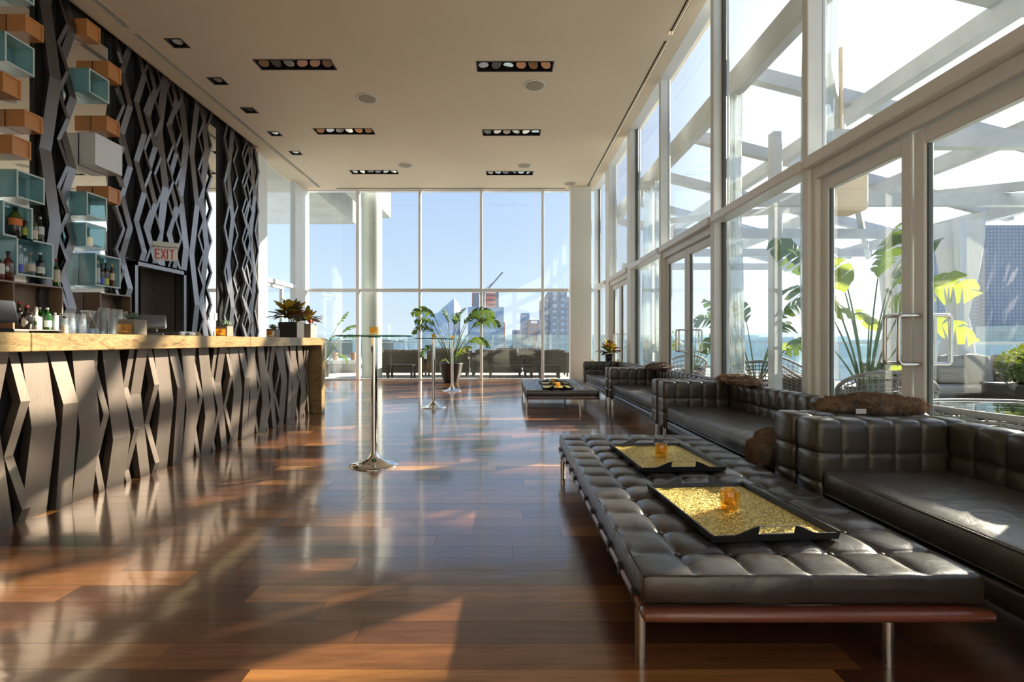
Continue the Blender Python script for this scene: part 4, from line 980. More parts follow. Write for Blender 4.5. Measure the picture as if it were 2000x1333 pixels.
def leafshape(m, b, d, up, L_, W_, bend=.3, n=6, fold=.25, tip=1.0):
    """one pointed leaf from b along d, arching down"""
    d = d.normalized(); sd_ = d.cross(up).normalized(); nn = sd_.cross(d).normalized(); vs = []; fs = []
    for i in range(n+1):
        u = i/n; c = b+d*L_*u-V((0,0,1))*bend*L_*u*u; wv = W_*sin(pi*min(1, u*.92+.04))**.8*(1-u*.15)
        if i == n: wv = .001
        vs += [c-sd_*wv+nn*wv*fold, c, c+sd_*wv+nn*wv*fold]
    for i in range(n):
        for k in (0, 1): a = i*3+k; fs.append((a, a+1, a+4, a+3))
    m.add(vs, fs, True)
def croton(t, x, y, z, n, rad, hgt, seed, lsz=.11, spread=1.0):
    rnd = random.Random(seed)
    m = MB(); 
    for k in range(5): a = k*1.3; m.tube([(x+.03*cos(a), y+.03*sin(a), z-.02), (x+.05*cos(a), y+.05*sin(a), z+hgt*.5)], .005, 5)
    m.build('stem', 'stem', t)
    for k in range(n):
        a = rnd.uniform(0, 2*pi); e = rnd.uniform(-.15, 1.3); q = rnd.uniform(.2, .75)
        b = V((x+rad*q*.55*cos(a)*cos(e), y+rad*q*.9*sin(a)*cos(e)*spread, z+hgt*.18+hgt*.45*max(0, sin(e))*q)); d = V((cos(a)*cos(e), sin(a)*cos(e), sin(e)*.9+.15))
        m = MB(); leafshape(m, b, d, V((0,0,1)), lsz*rnd.uniform(.8, 1.35), lsz*rnd.uniform(.22, .34), rnd.uniform(.05, .40), 5)
        m.build('leaf', rnd.choice(('croton_dark', 'croton_dark', 'croton_gold', 'croton_green', 'croton_gold') if e > .45 else ('croton_dark', 'croton_dark', 'croton_dark', 'croton_green')), t)
def boxplanter(label, x0, x1, y0, y1, z0, z1, n, rad, hgt, seed, mt='pot', lsz=.13, flower=False, name='croton_planter'):
    t = thing(name, label, 'potted plant', ((x0+x1)/2, (y0+y1)/2, z0))
    m = MB(); m.bbox(x0, x1, y0, y1, z0, z1, .004); m.build('planter_box', mt, t)
    m = MB(); m.box(x0+.01, x1-.01, y0+.01, y1-.01, z1, z1+.006); m.build('soil', 'soil', t)
    croton(t, (x0+x1)/2, (y0+y1)/2, z1, n, rad, hgt, seed, lsz)
    if flower:
        m = MB(); m.sphere((x1-.0, y0-.02, z1+.04), .028, 12, 9, .3); m.build('flower', 'flower', t)
boxplanter('tall dark box planter of bronze and gold croton leaves on the bar', -3.10, -2.84, 6.62, 6.86, ZB+.001, ZB+.21, 95, .30, .40, 5, 'pot', .19)
boxplanter('lower metal box planter of yellow croton with a red flower at the bar end', -3.01, -2.82, 7.04, 7.28, ZB+.001, ZB+.20, 70, .20, .28, 9, 'planter_metal', .14, True)
t = thing('croton_pot', 'potted croton standing on the arm of the farthest sofa', 'potted plant', (2.26, 10.42, .672))
m = MB(); m.lathe([(.055, 0), (.075, .005), (.085, .15), (.078, .15), (.07, .135), (.001, .135)], (2.26, 10.42, .674), 18); m.build('pot', 'pot', t)
croton(t, 2.26, 10.42, .80, 60, .26, .34, 21, .20)
votive('small orange candle holder on the farthest sofa, left of the potted croton', 1.89, 10.42, .674, .03, .03)
votive('small orange candle holder on the farthest sofa, right of the potted croton', 2.43, 10.36, .674, .03, .03)

def bananaleaf(t, base, d0, L_, W_, droop, seed, m_='leaf', torn=True, stemL=.8):
    """bird-of-paradise leaf on a long stalk; the blade is torn into lobes"""
    rnd = random.Random(seed); d0 = d0.normalized(); hor = V((d0.x, d0.y, 0)); hor = hor.normalized() if hor.length > .01 else V((1,0,0))
    pts = []; p = V(base); e = math.asin(max(-1, min(1, d0.z))); st = stemL/8
    for i in range(9): pts.append(p.copy()); p = p+(hor*cos(e)+V((0,0,1))*sin(e))*st; e -= .035
    m = MB(); m.tube(pts, [.017-.0012*i for i in range(9)], 6); so_ = m.build('stalk', 'stem', t)
    n = 16; mid = [pts[-1].copy()]; es = [e]; q = mid[0].copy(); stp = L_/n
    for i in range(n): q = q+(hor*cos(e)+V((0,0,1))*sin(e))*stp; e -= droop/n; mid.append(q.copy()); es.append(e)
    side = hor.cross(V((0,0,1))).normalized(); m = MB(); roll = rnd.choice((-1, 1))*rnd.uniform(.45, 1.15)
    for s_ in (-1, 1):
        i = 0
        while i < n:
            k = rnd.choice((1, 2, 3, 3, 4)) if torn else 4; j = min(n, i+k); sag = rnd.uniform(.0, .40); vs = []; fs = []
            for a in range(i, j+1):
                u = a/n; wv = W_*(sin(pi*min(1, .06+u*.94))**.55)*(1 if a < n else .05)
                up = V((0,0,1))*cos(es[a])-hor*sin(es[a]); s2 = side*cos(roll)+up*sin(roll); u2 = up*cos(roll)-side*sin(roll); o_ = s2*s_*cos(sag)-u2*sin(sag)
                sh = (hor*cos(es[a])+V((0,0,1))*sin(es[a]))
                pull = .0 if a not in (i, j) or not torn else (.012 if a == i else -.012)
                vs += [mid[a], mid[a]+o_*wv*.55+sh*(.04+pull)+up*wv*.08, mid[a]+o_*wv+sh*(.09+pull*2)-V((0,0,1))*wv*.15]
            for a in range(j-i): 
                for b in (0, 1): r_ = a*3+b; fs.append((r_, r_+1, r_+4, r_+3))
            m.add(vs, fs, True); i = j
    m.build('leaf', m_, t)
def palm(label, loc, specs, pot=None, group=None, name='bird_of_paradise'):
    t = thing(name, label, 'potted plant', loc, group); x, y, z = loc
    if pot:
        r0, r1, h = pot; m = MB(); m.lathe([(r0, 0), (r0+.01, .01), ((r0+r1)/2+.02, h*.5), (r1, h-.03), (r1+.008, h), (r1-.02, h), (r1-.03, h-.06), (.001, h-.06)], loc, 32); m.build('pot', 'pot', t)
        m = MB(); m.lathe([(r1-.04, h-.055), (.001, h-.04)], loc, 20); m.build('soil', 'soil', t); z = z+h-.06
    for i, (az, elv, sL, L_, W_, dr, *mm) in enumerate(specs):
        a = R(az); e = R(elv); bananaleaf(t, (x+.05*cos(a), y+.05*sin(a), z), V((cos(a)*cos(e), sin(a)*cos(e), sin(e))), L_, W_, dr, i*7+3, mm[0] if mm else 'leaf', True, sL)
    return t
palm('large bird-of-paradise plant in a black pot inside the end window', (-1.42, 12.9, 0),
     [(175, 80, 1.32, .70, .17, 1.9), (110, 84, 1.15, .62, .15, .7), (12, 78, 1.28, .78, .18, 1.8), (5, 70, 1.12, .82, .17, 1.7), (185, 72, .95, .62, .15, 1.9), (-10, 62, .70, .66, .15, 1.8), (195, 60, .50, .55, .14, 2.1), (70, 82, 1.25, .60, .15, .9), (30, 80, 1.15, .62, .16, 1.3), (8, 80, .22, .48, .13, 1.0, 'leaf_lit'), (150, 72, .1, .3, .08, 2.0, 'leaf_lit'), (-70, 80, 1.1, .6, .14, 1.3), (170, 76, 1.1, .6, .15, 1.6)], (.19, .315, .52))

# ================================================================== TERRACE
m = MB(); m.box(-16, 9.4, 13.98, 21.2, -.5, -.02); m.box(2.98, 9.4, -6, 13.98, -.5, -.02); m.box(-16, -5.9, 9, 13.98, -.5, -.02)
S(m, 'floor_terrace', 'terrace')
bl = thing('balustrade', 'clear glass balustrade with pale metal handrail round the roof terrace', 'balustrade', (0, 20.8, 0))
def bal(p, q, n):
    p, q = V(p), V(q)
    for i in range(n):
        a = p.lerp(q, i/n); b = p.lerp(q, (i+1)/n); d = (b-a).normalized(); e = V((-d.y, d.x, 0))*.008; a2, b2 = a+d*.03, b-d*.03
        m = MB(); m.add([a2-e+V((0,0,.06)), b2-e+V((0,0,.06)), b2+e+V((0,0,.06)), a2+e+V((0,0,.06)), a2-e+V((0,0,1.38)), b2-e+V((0,0,1.38)), b2+e+V((0,0,1.38)), a2+e+V((0,0,1.38))], [(0,3,2,1),(4,5,6,7),(0,1,5,4),(1,2,6,5),(2,3,7,6),(3,0,4,7)])
        m.build('glass_panel', 'rail_glass', bl)
        m = MB(); m.tube([a+V((0,0,-.02)), a+V((0,0,1.04))], .018, 6); m.build('post', 'steel', bl)
    m = MB(); m.tube([p+V((0,0,1.06)), q+V((0,0,1.06))], .026, 8); m.build('handrail', 'pergola', bl)
bal((-16, 20.8, 0), (9.1, 20.8, 0), 13); bal((9.1, 20.8, 0), (9.1, -4, 0), 13)
m = MB(); m.box(-16, 9.2, 20.5, 20.75, -.02, .08); S(m, 'trim_4', 'concrete')

# building overhang, outside column, bench
m = MB(); m.box(-14, -6.07, 14.4, 19.8, 5.9, 7.4); m.box(-14, -5.9, 10.9, 14.4, 5.6, 7.4); S(m, 'trim_5', 'concrete')
m = MB(); m.box(-5.4, -4.65, 14.0, 19.8, 6.15, 7.4); S(m, 'trim_6', 'concrete')
co = thing('round_column', 'smooth round grey concrete column outside the end window', 'column', (-3.93, 14.35, -.02))
m = MB(); m.lathe([(.29, 0), (.29, 2.56)], (-3.93, 14.35, -.02), 40); m.lathe([(.286, 2.56), (.286, 2.60)], (-3.93, 14.35, -.02), 40); m.lathe([(.29, 2.60), (.29, 7.0)], (-3.93, 14.35, -.02), 40); m.build('shaft', 'column', co)
bn = thing('concrete_bench', 'long low pale concrete bench ledge at the left of the terrace', 'bench', (-7.2, 17.4, -.02))
m = MB(); m.bbox(-9.6, -5.2, 17.2, 17.7, .30, .42, .01); m.build('slab', 'white', bn); m = MB(); m.bbox(-9.5, -5.3, 17.28, 17.7, -.02, .30, .01); m.build('base', 'concrete', bn)
for i, px in enumerate((655, 690)):
    x = (px-CX)/F*17.45; m = MB(); m.lathe([(.07, 0), (.085, .01), (.10, .26), (.095, .27), (.085, .25), (.001, .25)], (x, 17.45, .421), 14)
    m.build('basket', 'basket', None, label=['brown woven pot on the concrete bench, nearer the bar', 'brown woven pot on the concrete bench, nearer the round column'][i], category='pot')
pt_ = [(172, 80, 1.1, .62, .10, 1.3), (8, 78, 1.25, .55, .10, .2), (2, 66, 1.15, .60, .07, .9), (0, 60, 1.0, .60, .09, 1.7), (178, 82, 1.2, .45, .02, .2), (-8, 40, .5, .5, .12, 1.8), (190, 50, .7, .7, .14, 1.4), (80, 70, .8, .5, .1, 1.0)]
palm('bird-of-paradise plant on the terrace seen just past the end of the bar', (-5.75, 15.2, -.02), pt_, (.20, .27, .45))

def wicker_tex(name, c1, c2, sx):
    m, nt, N, L, b = newmat(name); g = N.new('ShaderNodeTexCoord'); mp = N.new('ShaderNodeMapping'); mp.inputs['Scale'].default_value = (sx, sx, sx*1.3); L.new(g.outputs['Object'], mp.inputs[0])
    ck = N.new('ShaderNodeTexChecker'); ck.inputs['Scale'].default_value = 1; ck.inputs[1].default_value = (*c1, 1); ck.inputs[2].default_value = (*c2, 1); L.new(mp.outputs[0], ck.inputs[0]); L.new(ck.outputs[0], b.inputs['Base Color'])
    b.inputs['Roughness'].default_value = .6; bp = N.new('ShaderNodeBump'); bp.inputs['Strength'].default_value = .6; L.new(ck.outputs[1], bp.inputs['Height']); L.new(bp.outputs[0], b.inputs['Normal'])
wicker_tex('wicker_far', (.085, .065, .05), (.020, .015, .012), 34)
def wsofa(x0, x1, y, label, face=1):
    t = thing('wicker_sofa', label, 'sofa', ((x0+x1)/2, y, -.02), 'dark wicker sofas outside the end window'); z = -.02; w_ = x1-x0
    m = MB(); m.bbox(x0, x1, y-.04, y+.04, z+.12, z+.76, .01); m.build('backrest', 'wicker_far', t)
    m = MB(); m.bbox(x0, x1, y+.04, y+.80, z+.12, z+.30, .01); m.build('seat_frame', 'wicker_far', t)
    for a in (x0, x1-.09): m = MB(); m.bbox(a, a+.09, y+.04, y+.80, z+.30, z+.60, .01); m.build('arm', 'wicker_far', t)
    for a in (x0+.03, x1-.08):
        for b in (y-.02, y+.72): m = MB(); m.box(a, a+.05, b, b+.05, z, z+.12); m.build('leg', 'table_dark', t)
    n = max(1, round((w_-.2)/.62)); cw = (w_-.2)/n
    for k in range(n):
        m = MB(); tufted(m, (x0+.1+k*cw, y+.05, z+.42), (x0+.1+(k+1)*cw-.01, y+.22, z+.86), ([], [], []), .05, 0, .01, .02, k); m.build('back_cushion', 'cushion', t)
        m = MB(); tufted(m, (x0+.1+k*cw, y+.2, z+.30), (x0+.1+(k+1)*cw-.01, y+.78, z+.44), ([], [], []), .04, 0, .01, .01, k); m.build('seat_cushion', 'cushion', t)
wsofa(-3.95, -2.55, 15.3, 'dark wicker sofa outside, just right of the round column')
wsofa(-2.45, -1.15, 15.35, 'dark wicker sofa outside, behind the black plant pot')
wsofa(-1.05, .55, 15.3, 'dark wicker sofa outside, right of the potted plant')
wsofa(.62, 2.05, 15.3, 'dark wicker sofa outside, beside the painted corner column')
wsofa(-2.9, -1.2, 18.2, 'dark wicker sofa near the balustrade, left of the others'); wsofa(-.4, 1.6, 18.3, 'dark wicker sofa near the balustrade, behind the others')
def lowtable(x, y, sx, sy, h, label):
    t = thing('low_table', label, 'table', (x, y, -.02), 'low dark terrace tables'); z = -.02
    m = MB(); m.bbox(x-sx/2, x+sx/2, y-sy/2, y+sy/2, z+h-.05, z+h, .005); m.build('top', 'table_dark', t)
    for a in (-1, 1):
        for b in (-1, 1): m = MB(); m.box(x+a*sx/2-.03*(a+1), x+a*sx/2-.03*(a-1), y+b*sy/2-.03*(b+1), y+b*sy/2-.03*(b-1), z, z+h-.05); m.build('leg', 'table_dark', t)
lowtable(-3.1, 14.6, .75, .55, .42, 'low dark table outside between the column and the potted plant'); lowtable(.2, 14.75, 1.3, .6, .40, 'low dark table outside, right of the potted plant'); lowtable(1.35, 14.6, .6, .5, .40, 'low dark table outside near the corner column')
m = MB(); m.box(-.4, .9, 14.1, 14.55, -.019, -.012); t_ = m.build('outdoor_rug', 'white', None, label='pale rug with dark stripes on the terrace floor outside the end window', category='rug')
for k in range(6): m = MB(); m.box(-.35+k*.2, -.27+k*.2, 14.12, 14.53, -.012, -.010); m.build('stripe', 'table_dark', t_)

# ---- pergola
pg = thing('pergola', 'pale steel pergola with sloping rafters over the side terrace', 'pergola', (5.8, 6, -.02))
def rz_(x): return 4.50-.25*(x-3.0)
def beam(name, p, q, wd, hh, m_='pergola'):
    p, q = V(p), V(q); d = (q-p).normalized(); s_ = d.cross(V((0,0,1))).normalized()*wd/2; u = s_.cross(d).normalized()*hh/2
    m = MB(); m.add([p-s_-u, p+s_-u, p+s_+u, p-s_+u, q-s_-u, q+s_-u, q+s_+u, q-s_+u], [(0,1,2,3),(7,6,5,4),(0,4,5,1),(1,5,6,2),(2,6,7,3),(3,7,4,0)]); return fixn(m.build(name, m_, pg))
beam('ledger', (3.05, -4, 4.50), (3.05, 13.9, 4.50), .12, .34)
for x in (4.55, 6.3, 8.1): beam('purlin', (x, -4, rz_(x)-.02), (x, 13.9, rz_(x)-.02), .14, .20)
for k in range(10):
    y = -3.2+1.9*k; beam('rafter', (3.1, y, rz_(3.1)+.13), (8.6, y, rz_(8.6)+.13), .12, .18)
for y in (2.6, 4.7, 6.7, 8.8, 10.7, 12.7): beam('tie_beam', (3.1, y, 3.06), (8.1, y, 3.06), .10, .17)
beam('brace', (3.2, 4.8, 3.9), (7.9, 10.5, 2.95), .08, .14); beam('brace', (3.2, 12.0, 4.0), (7.9, 5.2, 3.0), .08, .12)
for (x, y) in ((8.1, .6), (8.1, 4.6), (8.1, 8.6), (8.1, 12.6), (3.95, 7.05)):
    m = MB(); m.bbox(x-.07, x+.07, y-.07, y+.07, -.02, rz_(x)-.12, .01); m.build('post', 'pergola', pg)
def bundle(name, x, y, z0, z1, r, m_, label, seed, waist=None, group=None):
    def fn(u, v_):
        a = 2*pi*u; z = z0+(z1-z0)*v_; k = r*(1+.28*sin(a*5+seed+z*.6)+.15*sin(a*9+z*1.3))*(1 if waist is None else (.45+.55*min(1, abs(v_-waist)*2.6)))
        return (x+k*cos(a)+.03*sin(z*1.1+seed), y+k*sin(a), z)
    m = MB(); m.grid(fn, 44, 30, True, True); m.build(name, m_, None, label=label, category='curtain', group=group)
bundle('rolled_vinyl', 3.0, 6.32, -.02, 4.33, .085, 'vinyl', 'rolled clear weather curtain outside, just beyond the second pair of doors', 1, None, 'rolled weather curtains')
bundle('rolled_vinyl', 3.0, 4.62, -.02, 4.33, .11, 'vinyl', 'rolled clear weather curtain outside the tall fixed window', 2, None, 'rolled weather curtains')
bundle('rolled_vinyl', 3.0, 9.75, -.02, 4.33, .15, 'vinyl', 'rolled clear weather curtain outside, beyond the third sofa', 3, None, 'rolled weather curtains')
bundle('tied_drape', 7.62, 9.45, -.02, 3.1, .26, 'drape', 'white outdoor drape tied at mid-height, seen through the nearest glass doors, left', 4, .48, 'white outdoor drapes')
bundle('tied_drape', 7.62, 8.15, -.02, 3.1, .24, 'drape', 'white outdoor drape tied at mid-height, seen through the nearest glass doors, right', 5, .5, 'white outdoor drapes')
m = MB(); m.bbox(3.35, 3.75, 4.95, 5.25, 2.45, 2.95, .03); m.tube([(3.55, 5.1, 2.9), (3.55, 5.1, 4.2)], .02, 8); m.build('patio_heater', 'lbl_cream', None, label='boxy cream heater hanging outside above the nearest doors', category='heater')

def tubchair(x, y, rz, label, dense=True, group='wicker tub chairs on the terrace'):
    t = thing('wicker_chair', label, 'chair', (x, y, -.02), group); z0 = -.02
    def Sf(u, v_):
        a = pi*.12+(2*pi-pi*.24)*u-pi/2+0; h = .30+.50*(.5-.5*cos(2*pi*u))**.7; z = z0+.06+(h-.06)*v_; r = .36+.06*v_
        return V((x+r*cos(a), y+r*sin(a)*.95, z))
    m = MB(); nu, nv = (46, 14) if dense else (26, 8); wv = .007
    for i in range(nu+1): m.tube([Sf(i/nu, j/nv)+V((0,0,0)) for j in range(nv+1)], wv, 3, False)
    for j in range(nv+1): m.tube([Sf(i/nu, j/nv)*1 + (V((x, y, 0))-V((Sf(i/nu, j/nv).x, Sf(i/nu, j/nv).y, 0)))*(.03*(1 if (i+j) % 2 else -1)) for i in range(nu+1)], wv*1.2, 3, False)
    m.build('woven_shell', 'wicker_grey', t, kind='stuff')
    m = MB(); m.tube([Sf(i/40, 1)+V((0,0,.01)) for i in range(41)], .022, 8); m.build('rim', 'wicker_grey', t)
    m = MB(); m.lathe([(.33, .06), (.35, .07), (.35, .34), (.33, .35), (.001, .35)], (x, y, z0), 24); m.build('seat_base', 'wicker_dark', t)
    m = MB(); m.lathe([(.30, .351), (.33, .38), (.32, .45), (.001, .47)], (x, y, z0), 24); m.build('seat_cushion', 'cushion', t)
    for k in range(4): a = pi/4+k*pi/2; m = MB(); m.lathe([(.02, 0), (.02, .07)], (x+.28*cos(a), y+.28*sin(a), z0), 8); m.build('leg', 'table_dark', t)
    t.rotation_euler = (0,0,rz)
tubchair(4.05, 5.15, R(150), 'round grey wicker chair outside the nearest glass doors, left')
tubchair(5.35, 6.55, R(60), 'round grey wicker chair behind the bright yellow-green leaf')
tubchair(3.95, 7.75, R(170), 'round grey wicker chair outside the tall fixed window')
tubchair(4.1, 10.9, R(170), 'round grey wicker chair outside the second pair of glass doors', False)
tubchair(5.8, 9.6, R(40), 'round grey wicker chair farthest right of the terrace plants', False)
# wicker sofa with pillows, glass-topped wicker table, boxwood
t = thing('lounge_sofa', 'grey wicker lounge sofa with pale pillows outside the nearest doors', 'sofa', (6.4, 6.9, -.02))
m = MB(); m.bbox(5.7, 8.0, 6.5, 7.3, .0, .36, .02); m.build('base', 'wicker_far', t)
m = MB(); m.bbox(5.7, 8.0, 6.5, 7.25, .361, .48, .04); m.build('seat_cushion', 'cushion_light', t)
m = MB(); m.bbox(5.7, 8.0, 7.3, 7.4, .0, .78, .02); m.build('backrest', 'wicker_far', t)
for i, (x, q) in enumerate(((6.0, .1), (6.45, -.15), (6.9, .2), (7.4, 0))):
    m = MB(); tufted(m, (-.24, -.09, 0), (.24, .09, .44), ([], [], []), .085, 0, .01, .03, i); m.xf(Matrix.Translation((x, 7.02, .485)) @ Matrix.Rotation(q, 4, 'Z') @ Matrix.Rotation(-.25, 4, 'X'))
    m.build('pillow', 'cushion_light', None, label=['pale grey pillow on the wicker lounge sofa, leftmost', 'pale grey pillow on the wicker lounge sofa, second from the left', 'pale grey pillow on the wicker lounge sofa, third from the left', 'pale grey pillow on the wicker lounge sofa, rightmost'][i], category='pillow', group='pillows on the lounge sofa')
t = thing('wicker_table', 'open-weave grey wicker table with a glass top at the right edge', 'table', (4.25, 3.95, -.02))
m = MB(); nn_ = 44
def TB(u, v_):
    a = 2*pi*u; r = .60-.05*(1-v_); ca, sa = cos(a), sin(a); q = 1/max(abs(ca), abs(sa))**.55; return V((4.25+r*ca*q, 3.95+r*sa*q, -.02+.02+.52*v_))
for i in range(nn_): m.tube([TB(i/nn_, j/12) for j in range(13)], .012, 4, False)
for j in range(0, 13): m.tube([TB(i/nn_, j/12)+(V((4.25, 3.95, 0))-V((TB(i/nn_, 0).x, TB(i/nn_, 0).y, 0)))*(.02*(1 if (i+j) % 2 else -1)) for i in range(nn_)], .013, 4, False, closed=True)
m.build('woven_body', 'wicker_grey', t, kind='stuff')
m = MB(); m.tube([TB(i/60, 1.0)+V((0,0,.015)) for i in range(60)], .026, 8, closed=True); m.build('rim', 'wicker_grey', t)
m = MB(); m.lathe([(.60, .535), (.60, .545)], (4.25, 3.95, 0), 40); m.build('glass_top', 'table_glass', t)
t = thing('boxwood_planter', 'clipped boxwood bush in a tall dark planter outside at the right', 'potted plant', (6.45, 5.9, -.02))
m = MB(); m.bbox(6.1, 7.3, 5.6, 6.2, -.02, .58, .02); m.build('planter_box', 'pot', t)
def bush(t, c, sx, sy, sz, n, seed, lit=.3):
    rnd = random.Random(seed); a_, b_ = MB(), MB()
    for k in range(n):
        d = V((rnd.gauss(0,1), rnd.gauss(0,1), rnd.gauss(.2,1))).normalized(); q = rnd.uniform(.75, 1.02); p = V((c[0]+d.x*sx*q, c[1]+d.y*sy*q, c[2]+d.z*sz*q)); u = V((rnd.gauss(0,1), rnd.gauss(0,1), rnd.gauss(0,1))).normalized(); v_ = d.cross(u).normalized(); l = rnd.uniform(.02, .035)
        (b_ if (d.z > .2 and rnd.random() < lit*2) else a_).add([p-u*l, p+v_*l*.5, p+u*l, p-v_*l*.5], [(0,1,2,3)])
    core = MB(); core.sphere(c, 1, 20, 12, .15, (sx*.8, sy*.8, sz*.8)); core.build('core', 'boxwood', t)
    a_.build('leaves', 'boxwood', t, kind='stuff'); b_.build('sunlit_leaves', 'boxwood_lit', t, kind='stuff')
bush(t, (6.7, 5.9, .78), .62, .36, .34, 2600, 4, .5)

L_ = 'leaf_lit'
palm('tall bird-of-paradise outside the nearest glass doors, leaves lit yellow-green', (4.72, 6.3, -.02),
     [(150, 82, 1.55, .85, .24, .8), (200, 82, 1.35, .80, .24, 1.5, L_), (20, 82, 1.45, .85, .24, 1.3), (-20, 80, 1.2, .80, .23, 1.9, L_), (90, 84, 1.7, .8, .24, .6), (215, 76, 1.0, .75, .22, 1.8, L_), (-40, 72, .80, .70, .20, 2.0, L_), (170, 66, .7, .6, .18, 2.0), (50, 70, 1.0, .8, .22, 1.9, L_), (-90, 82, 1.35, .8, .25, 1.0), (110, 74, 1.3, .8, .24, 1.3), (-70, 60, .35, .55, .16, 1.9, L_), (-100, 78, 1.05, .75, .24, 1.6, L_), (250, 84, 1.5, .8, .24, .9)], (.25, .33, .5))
palm('bird-of-paradise on the terrace outside the tall fixed window', (4.35, 8.35, -.02),
     [(175, 74, 1.0, .70, .17, 1.6), (20, 70, .95, .72, .18, 1.6), (5, 78, 1.15, .70, .18, 1.1), (190, 64, .75, .6, .15, 1.9), (-15, 62, .75, .65, .16, 1.9), (90, 82, 1.1, .6, .16, .8), (150, 80, 1.1, .6, .16, .7), (-60, 70, .6, .6, .15, 1.7, L_), (170, 56, .4, .5, .14, 2, L_)], (.20, .28, .45))
palm('bird-of-paradise on the terrace outside the second pair of glass doors', (4.7, 12.0, -.02),
     [(175, 72, 1.0, .60, .12, 1.6), (20, 68, .9, .60, .13, 1.6), (60, 76, 1.1, .60, .12, 1.1), (220, 64, .75, .5, .11, 1.9, L_), (-30, 60, .75, .55, .12, 1.9), (-90, 66, .6, .5, .12, 1.5, L_)], (.20, .28, .45))

# ================================================================== CITY
GZ = -48
m = MB(); m.box(-6000, 9000, 60, 14000, GZ-2, GZ); S(m, 'river', 'water')
def tower(name, label, px0, px1, ytop, Y, m_, depth=30, wx=0, wz=0, wm='city_win', ybot=None, wfrac=(.5, .45), group='city buildings beyond the terrace'):
    x0, x1 = (px0-CX)/F*Y, (px1-CX)/F*Y; zt = H-(ytop-CY)/F*Y; zb = GZ if ybot is None else H-(ybot-CY)/F*Y
    t = thing(name, label, 'building', ((x0+x1)/2, Y+depth/2, zb), group)
    m = MB(); m.box(x0, x1, Y, Y+depth, zb, zt); m.build('walls', m_, t)
    if wx:
        m = MB(); nz = int((zt-max(zb, -30))/wz); nx = max(1, int((x1-x0)/wx))
        for k in range(nz):
            zc = zt-wz*(k+.6)
            for i in range(nx):
                xc = x0+(x1-x0)*(i+.5)/nx; a = (x1-x0)/nx*wfrac[0]/2; m.add([(xc-a, Y-.15, zc-wz*wfrac[1]/2), (xc+a, Y-.15, zc-wz*wfrac[1]/2), (xc+a, Y-.15, zc+wz*wfrac[1]/2), (xc-a, Y-.15, zc+wz*wfrac[1]/2)], [(0,1,2,3)])
            nd_ = max(1, int(depth/wx)); xe = x0-.15 if px0 > CX else x1+.15
            for i in range(nd_):
                yc = Y+depth*(i+.5)/nd_; a = depth/nd_*wfrac[0]/2; m.add([(xe, yc-a, zc-wz*wfrac[1]/2), (xe, yc+a, zc-wz*wfrac[1]/2), (xe, yc+a, zc+wz*wfrac[1]/2), (xe, yc-a, zc+wz*wfrac[1]/2)], [(0,1,2,3)])
        m.build('windows', wm, t, kind='stuff')
    return t
Yd = 300
# sloping sail-shaped tower
t = thing('pyramid_tower', 'pale blue sail-shaped tower with one long sloping face', 'building', (-60, Yd, GZ), 'city buildings beyond the terrace')
ap = at(887, 582, Yd); bl_ = at(755, 700, Yd); br_ = at(887, 700, Yd); bk = V((ap.x+6, Yd+45, GZ))
m = MB(); m.add([bl_, br_, ap, V((bl_.x, Yd+40, bl_.z)), V((br_.x, Yd+40, br_.z)), ap+V((2, 20, -4))], [(0,1,2),(3,5,4),(0,2,5,3),(1,4,5,2),(0,3,4,1)]); fixn(m.build('walls', 'city_pale', t))
m = MB()
for k in range(26):
    for i in range(34):
        y = 700-4.4*k-3; x = 887-3.9*i-3
        if x-755 > (700-y)*132/118+5 and (i*7+k*3) % 5: p = at(x, y, Yd-.3); m.add([p, p+V((.62, 0, 0)), p+V((.62, 0, .6)), p+V((0, 0, .6))], [(0,1,2,3)])
m.build('windows', 'city_blue', t, kind='stuff')
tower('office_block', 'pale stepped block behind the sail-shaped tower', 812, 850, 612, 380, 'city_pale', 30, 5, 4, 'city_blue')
tower('office_block', 'lower pale block at the foot of the sail-shaped tower', 815, 836, 607, 395, 'city_blue', 30)
t = tower('glass_tower', 'blue glass tower with horizontal bands below the construction crane', 914, 984, 600, 310, 'city_blue', 30, 4.0, 3.3, 'city_win', wfrac=(.85, .45))
t = tower('construction_tower', 'unfinished tower with orange netting behind the blue glass tower', 922, 968, 572, 420, 'city_orange', 25, 6, 4, 'city_brown', wfrac=(.9, .4))
tower('lift_core', 'slim grey concrete core beside the orange netted tower', 968, 974.5, 568, 400, 'city_grey', 10)
tower('rooftop_unit', 'blue-wrapped top storeys left of the orange netted tower', 924, 936, 573, 400, 'city_grey', 12)
tower('hoist_mast', 'thin orange hoist mast on the edge of the blue glass tower', 984, 986.5, 630, 309, 'city_orange', 3)
tower('office_block', 'slate-blue mid-rise tower left of the brown block', 1018, 1034, 612, 330, 'city_blue', 25, 3.5, 3.5, 'city_win')
tower('office_block', 'brown block with a pale rooftop sign', 1032, 1056, 625, 320, 'city_brown', 25, 4, 4, 'city_win_dark')
p = at(1037, 627, 319); q = at(1049, 632, 319); m = MB(); m.box(p.x, q.x, 319, 319.8, q.z, p.z); m.build('sign_panel', 'white', [o_ for o_ in COL.objects if o_.get('label') == 'brown block with a pale rooftop sign'][0])
tower('apartment_tower', 'tall grey tower beside the corner column, lower wing', 1062, 1112, 580, 240, 'city_grey', 30, 2.9, 3.0, 'city_win')
tower('apartment_tower', 'tall grey tower beside the corner column, high central slab', 1075, 1107, 566, 236, 'city_grey', 30, 2.9, 3.0, 'city_win')
tower('office_block', 'low grey block in front of the wooded slope', 1002, 1019, 645, 300, 'city_grey', 25, 3, 3, 'city_win_dark')
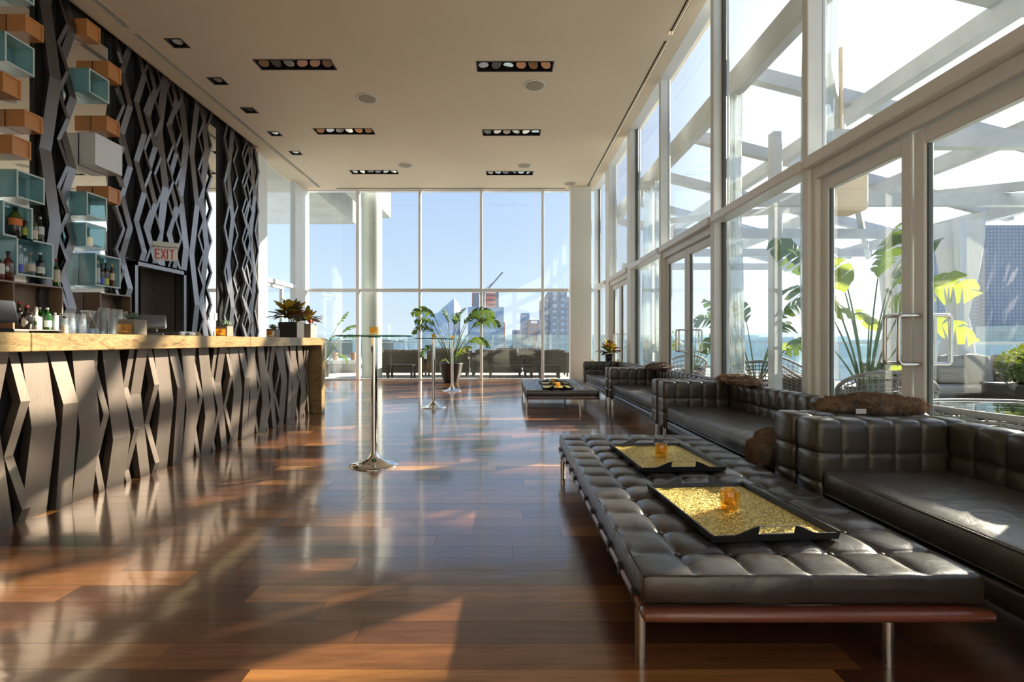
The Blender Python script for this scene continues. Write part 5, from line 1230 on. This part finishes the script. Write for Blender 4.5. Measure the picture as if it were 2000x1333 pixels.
tower('apartment_tower', 'broad grey apartment tower with pale balconies at the right edge', 1925, 2120, 440, 450, 'city_grey', 100, 3.4, 3.3, 'city_win')
tower('apartment_tower', 'shorter apartment tower left of the broad one at the right edge', 1880, 1926, 500, 455, 'city_grey', 25, 3.0, 3.3, 'city_win')
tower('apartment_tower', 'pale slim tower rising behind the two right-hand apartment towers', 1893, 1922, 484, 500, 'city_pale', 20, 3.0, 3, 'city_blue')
# crane
t = thing('tower_crane', 'slim luffing crane above the orange netted tower', 'crane', (at(946, 600, 410).x, 410, 0))
m = MB(); m.tube([at(946, 600, 410), at(946, 568, 410)], .9, 4); m.build('mast', 'city_grey', t)
m = MB(); m.tube([at(944, 576, 410), at(982, 532, 410)], .7, 4); m.tube([at(940, 578, 410), at(947, 566, 410), at(968, 548, 410)], .25, 4); m.build('jib', 'city_grey', t)
# tree-covered slope and hazy low city
sl2 = MB(); rnd = random.Random(4)
for k in range(40):
    px = rnd.uniform(995, 1062); p = at(px, 0, 330); tp = 640+(1062-px)*.55+rnd.uniform(0, 12); q = at(px, tp, 330); r_ = rnd.uniform(3, 6); sl2.sphere((q.x, 330+rnd.uniform(-8, 8), q.z-r_), r_, 8, 6, .4)
    sl2.box(q.x-r_, q.x+r_, 332, 340, GZ, q.z-r_)
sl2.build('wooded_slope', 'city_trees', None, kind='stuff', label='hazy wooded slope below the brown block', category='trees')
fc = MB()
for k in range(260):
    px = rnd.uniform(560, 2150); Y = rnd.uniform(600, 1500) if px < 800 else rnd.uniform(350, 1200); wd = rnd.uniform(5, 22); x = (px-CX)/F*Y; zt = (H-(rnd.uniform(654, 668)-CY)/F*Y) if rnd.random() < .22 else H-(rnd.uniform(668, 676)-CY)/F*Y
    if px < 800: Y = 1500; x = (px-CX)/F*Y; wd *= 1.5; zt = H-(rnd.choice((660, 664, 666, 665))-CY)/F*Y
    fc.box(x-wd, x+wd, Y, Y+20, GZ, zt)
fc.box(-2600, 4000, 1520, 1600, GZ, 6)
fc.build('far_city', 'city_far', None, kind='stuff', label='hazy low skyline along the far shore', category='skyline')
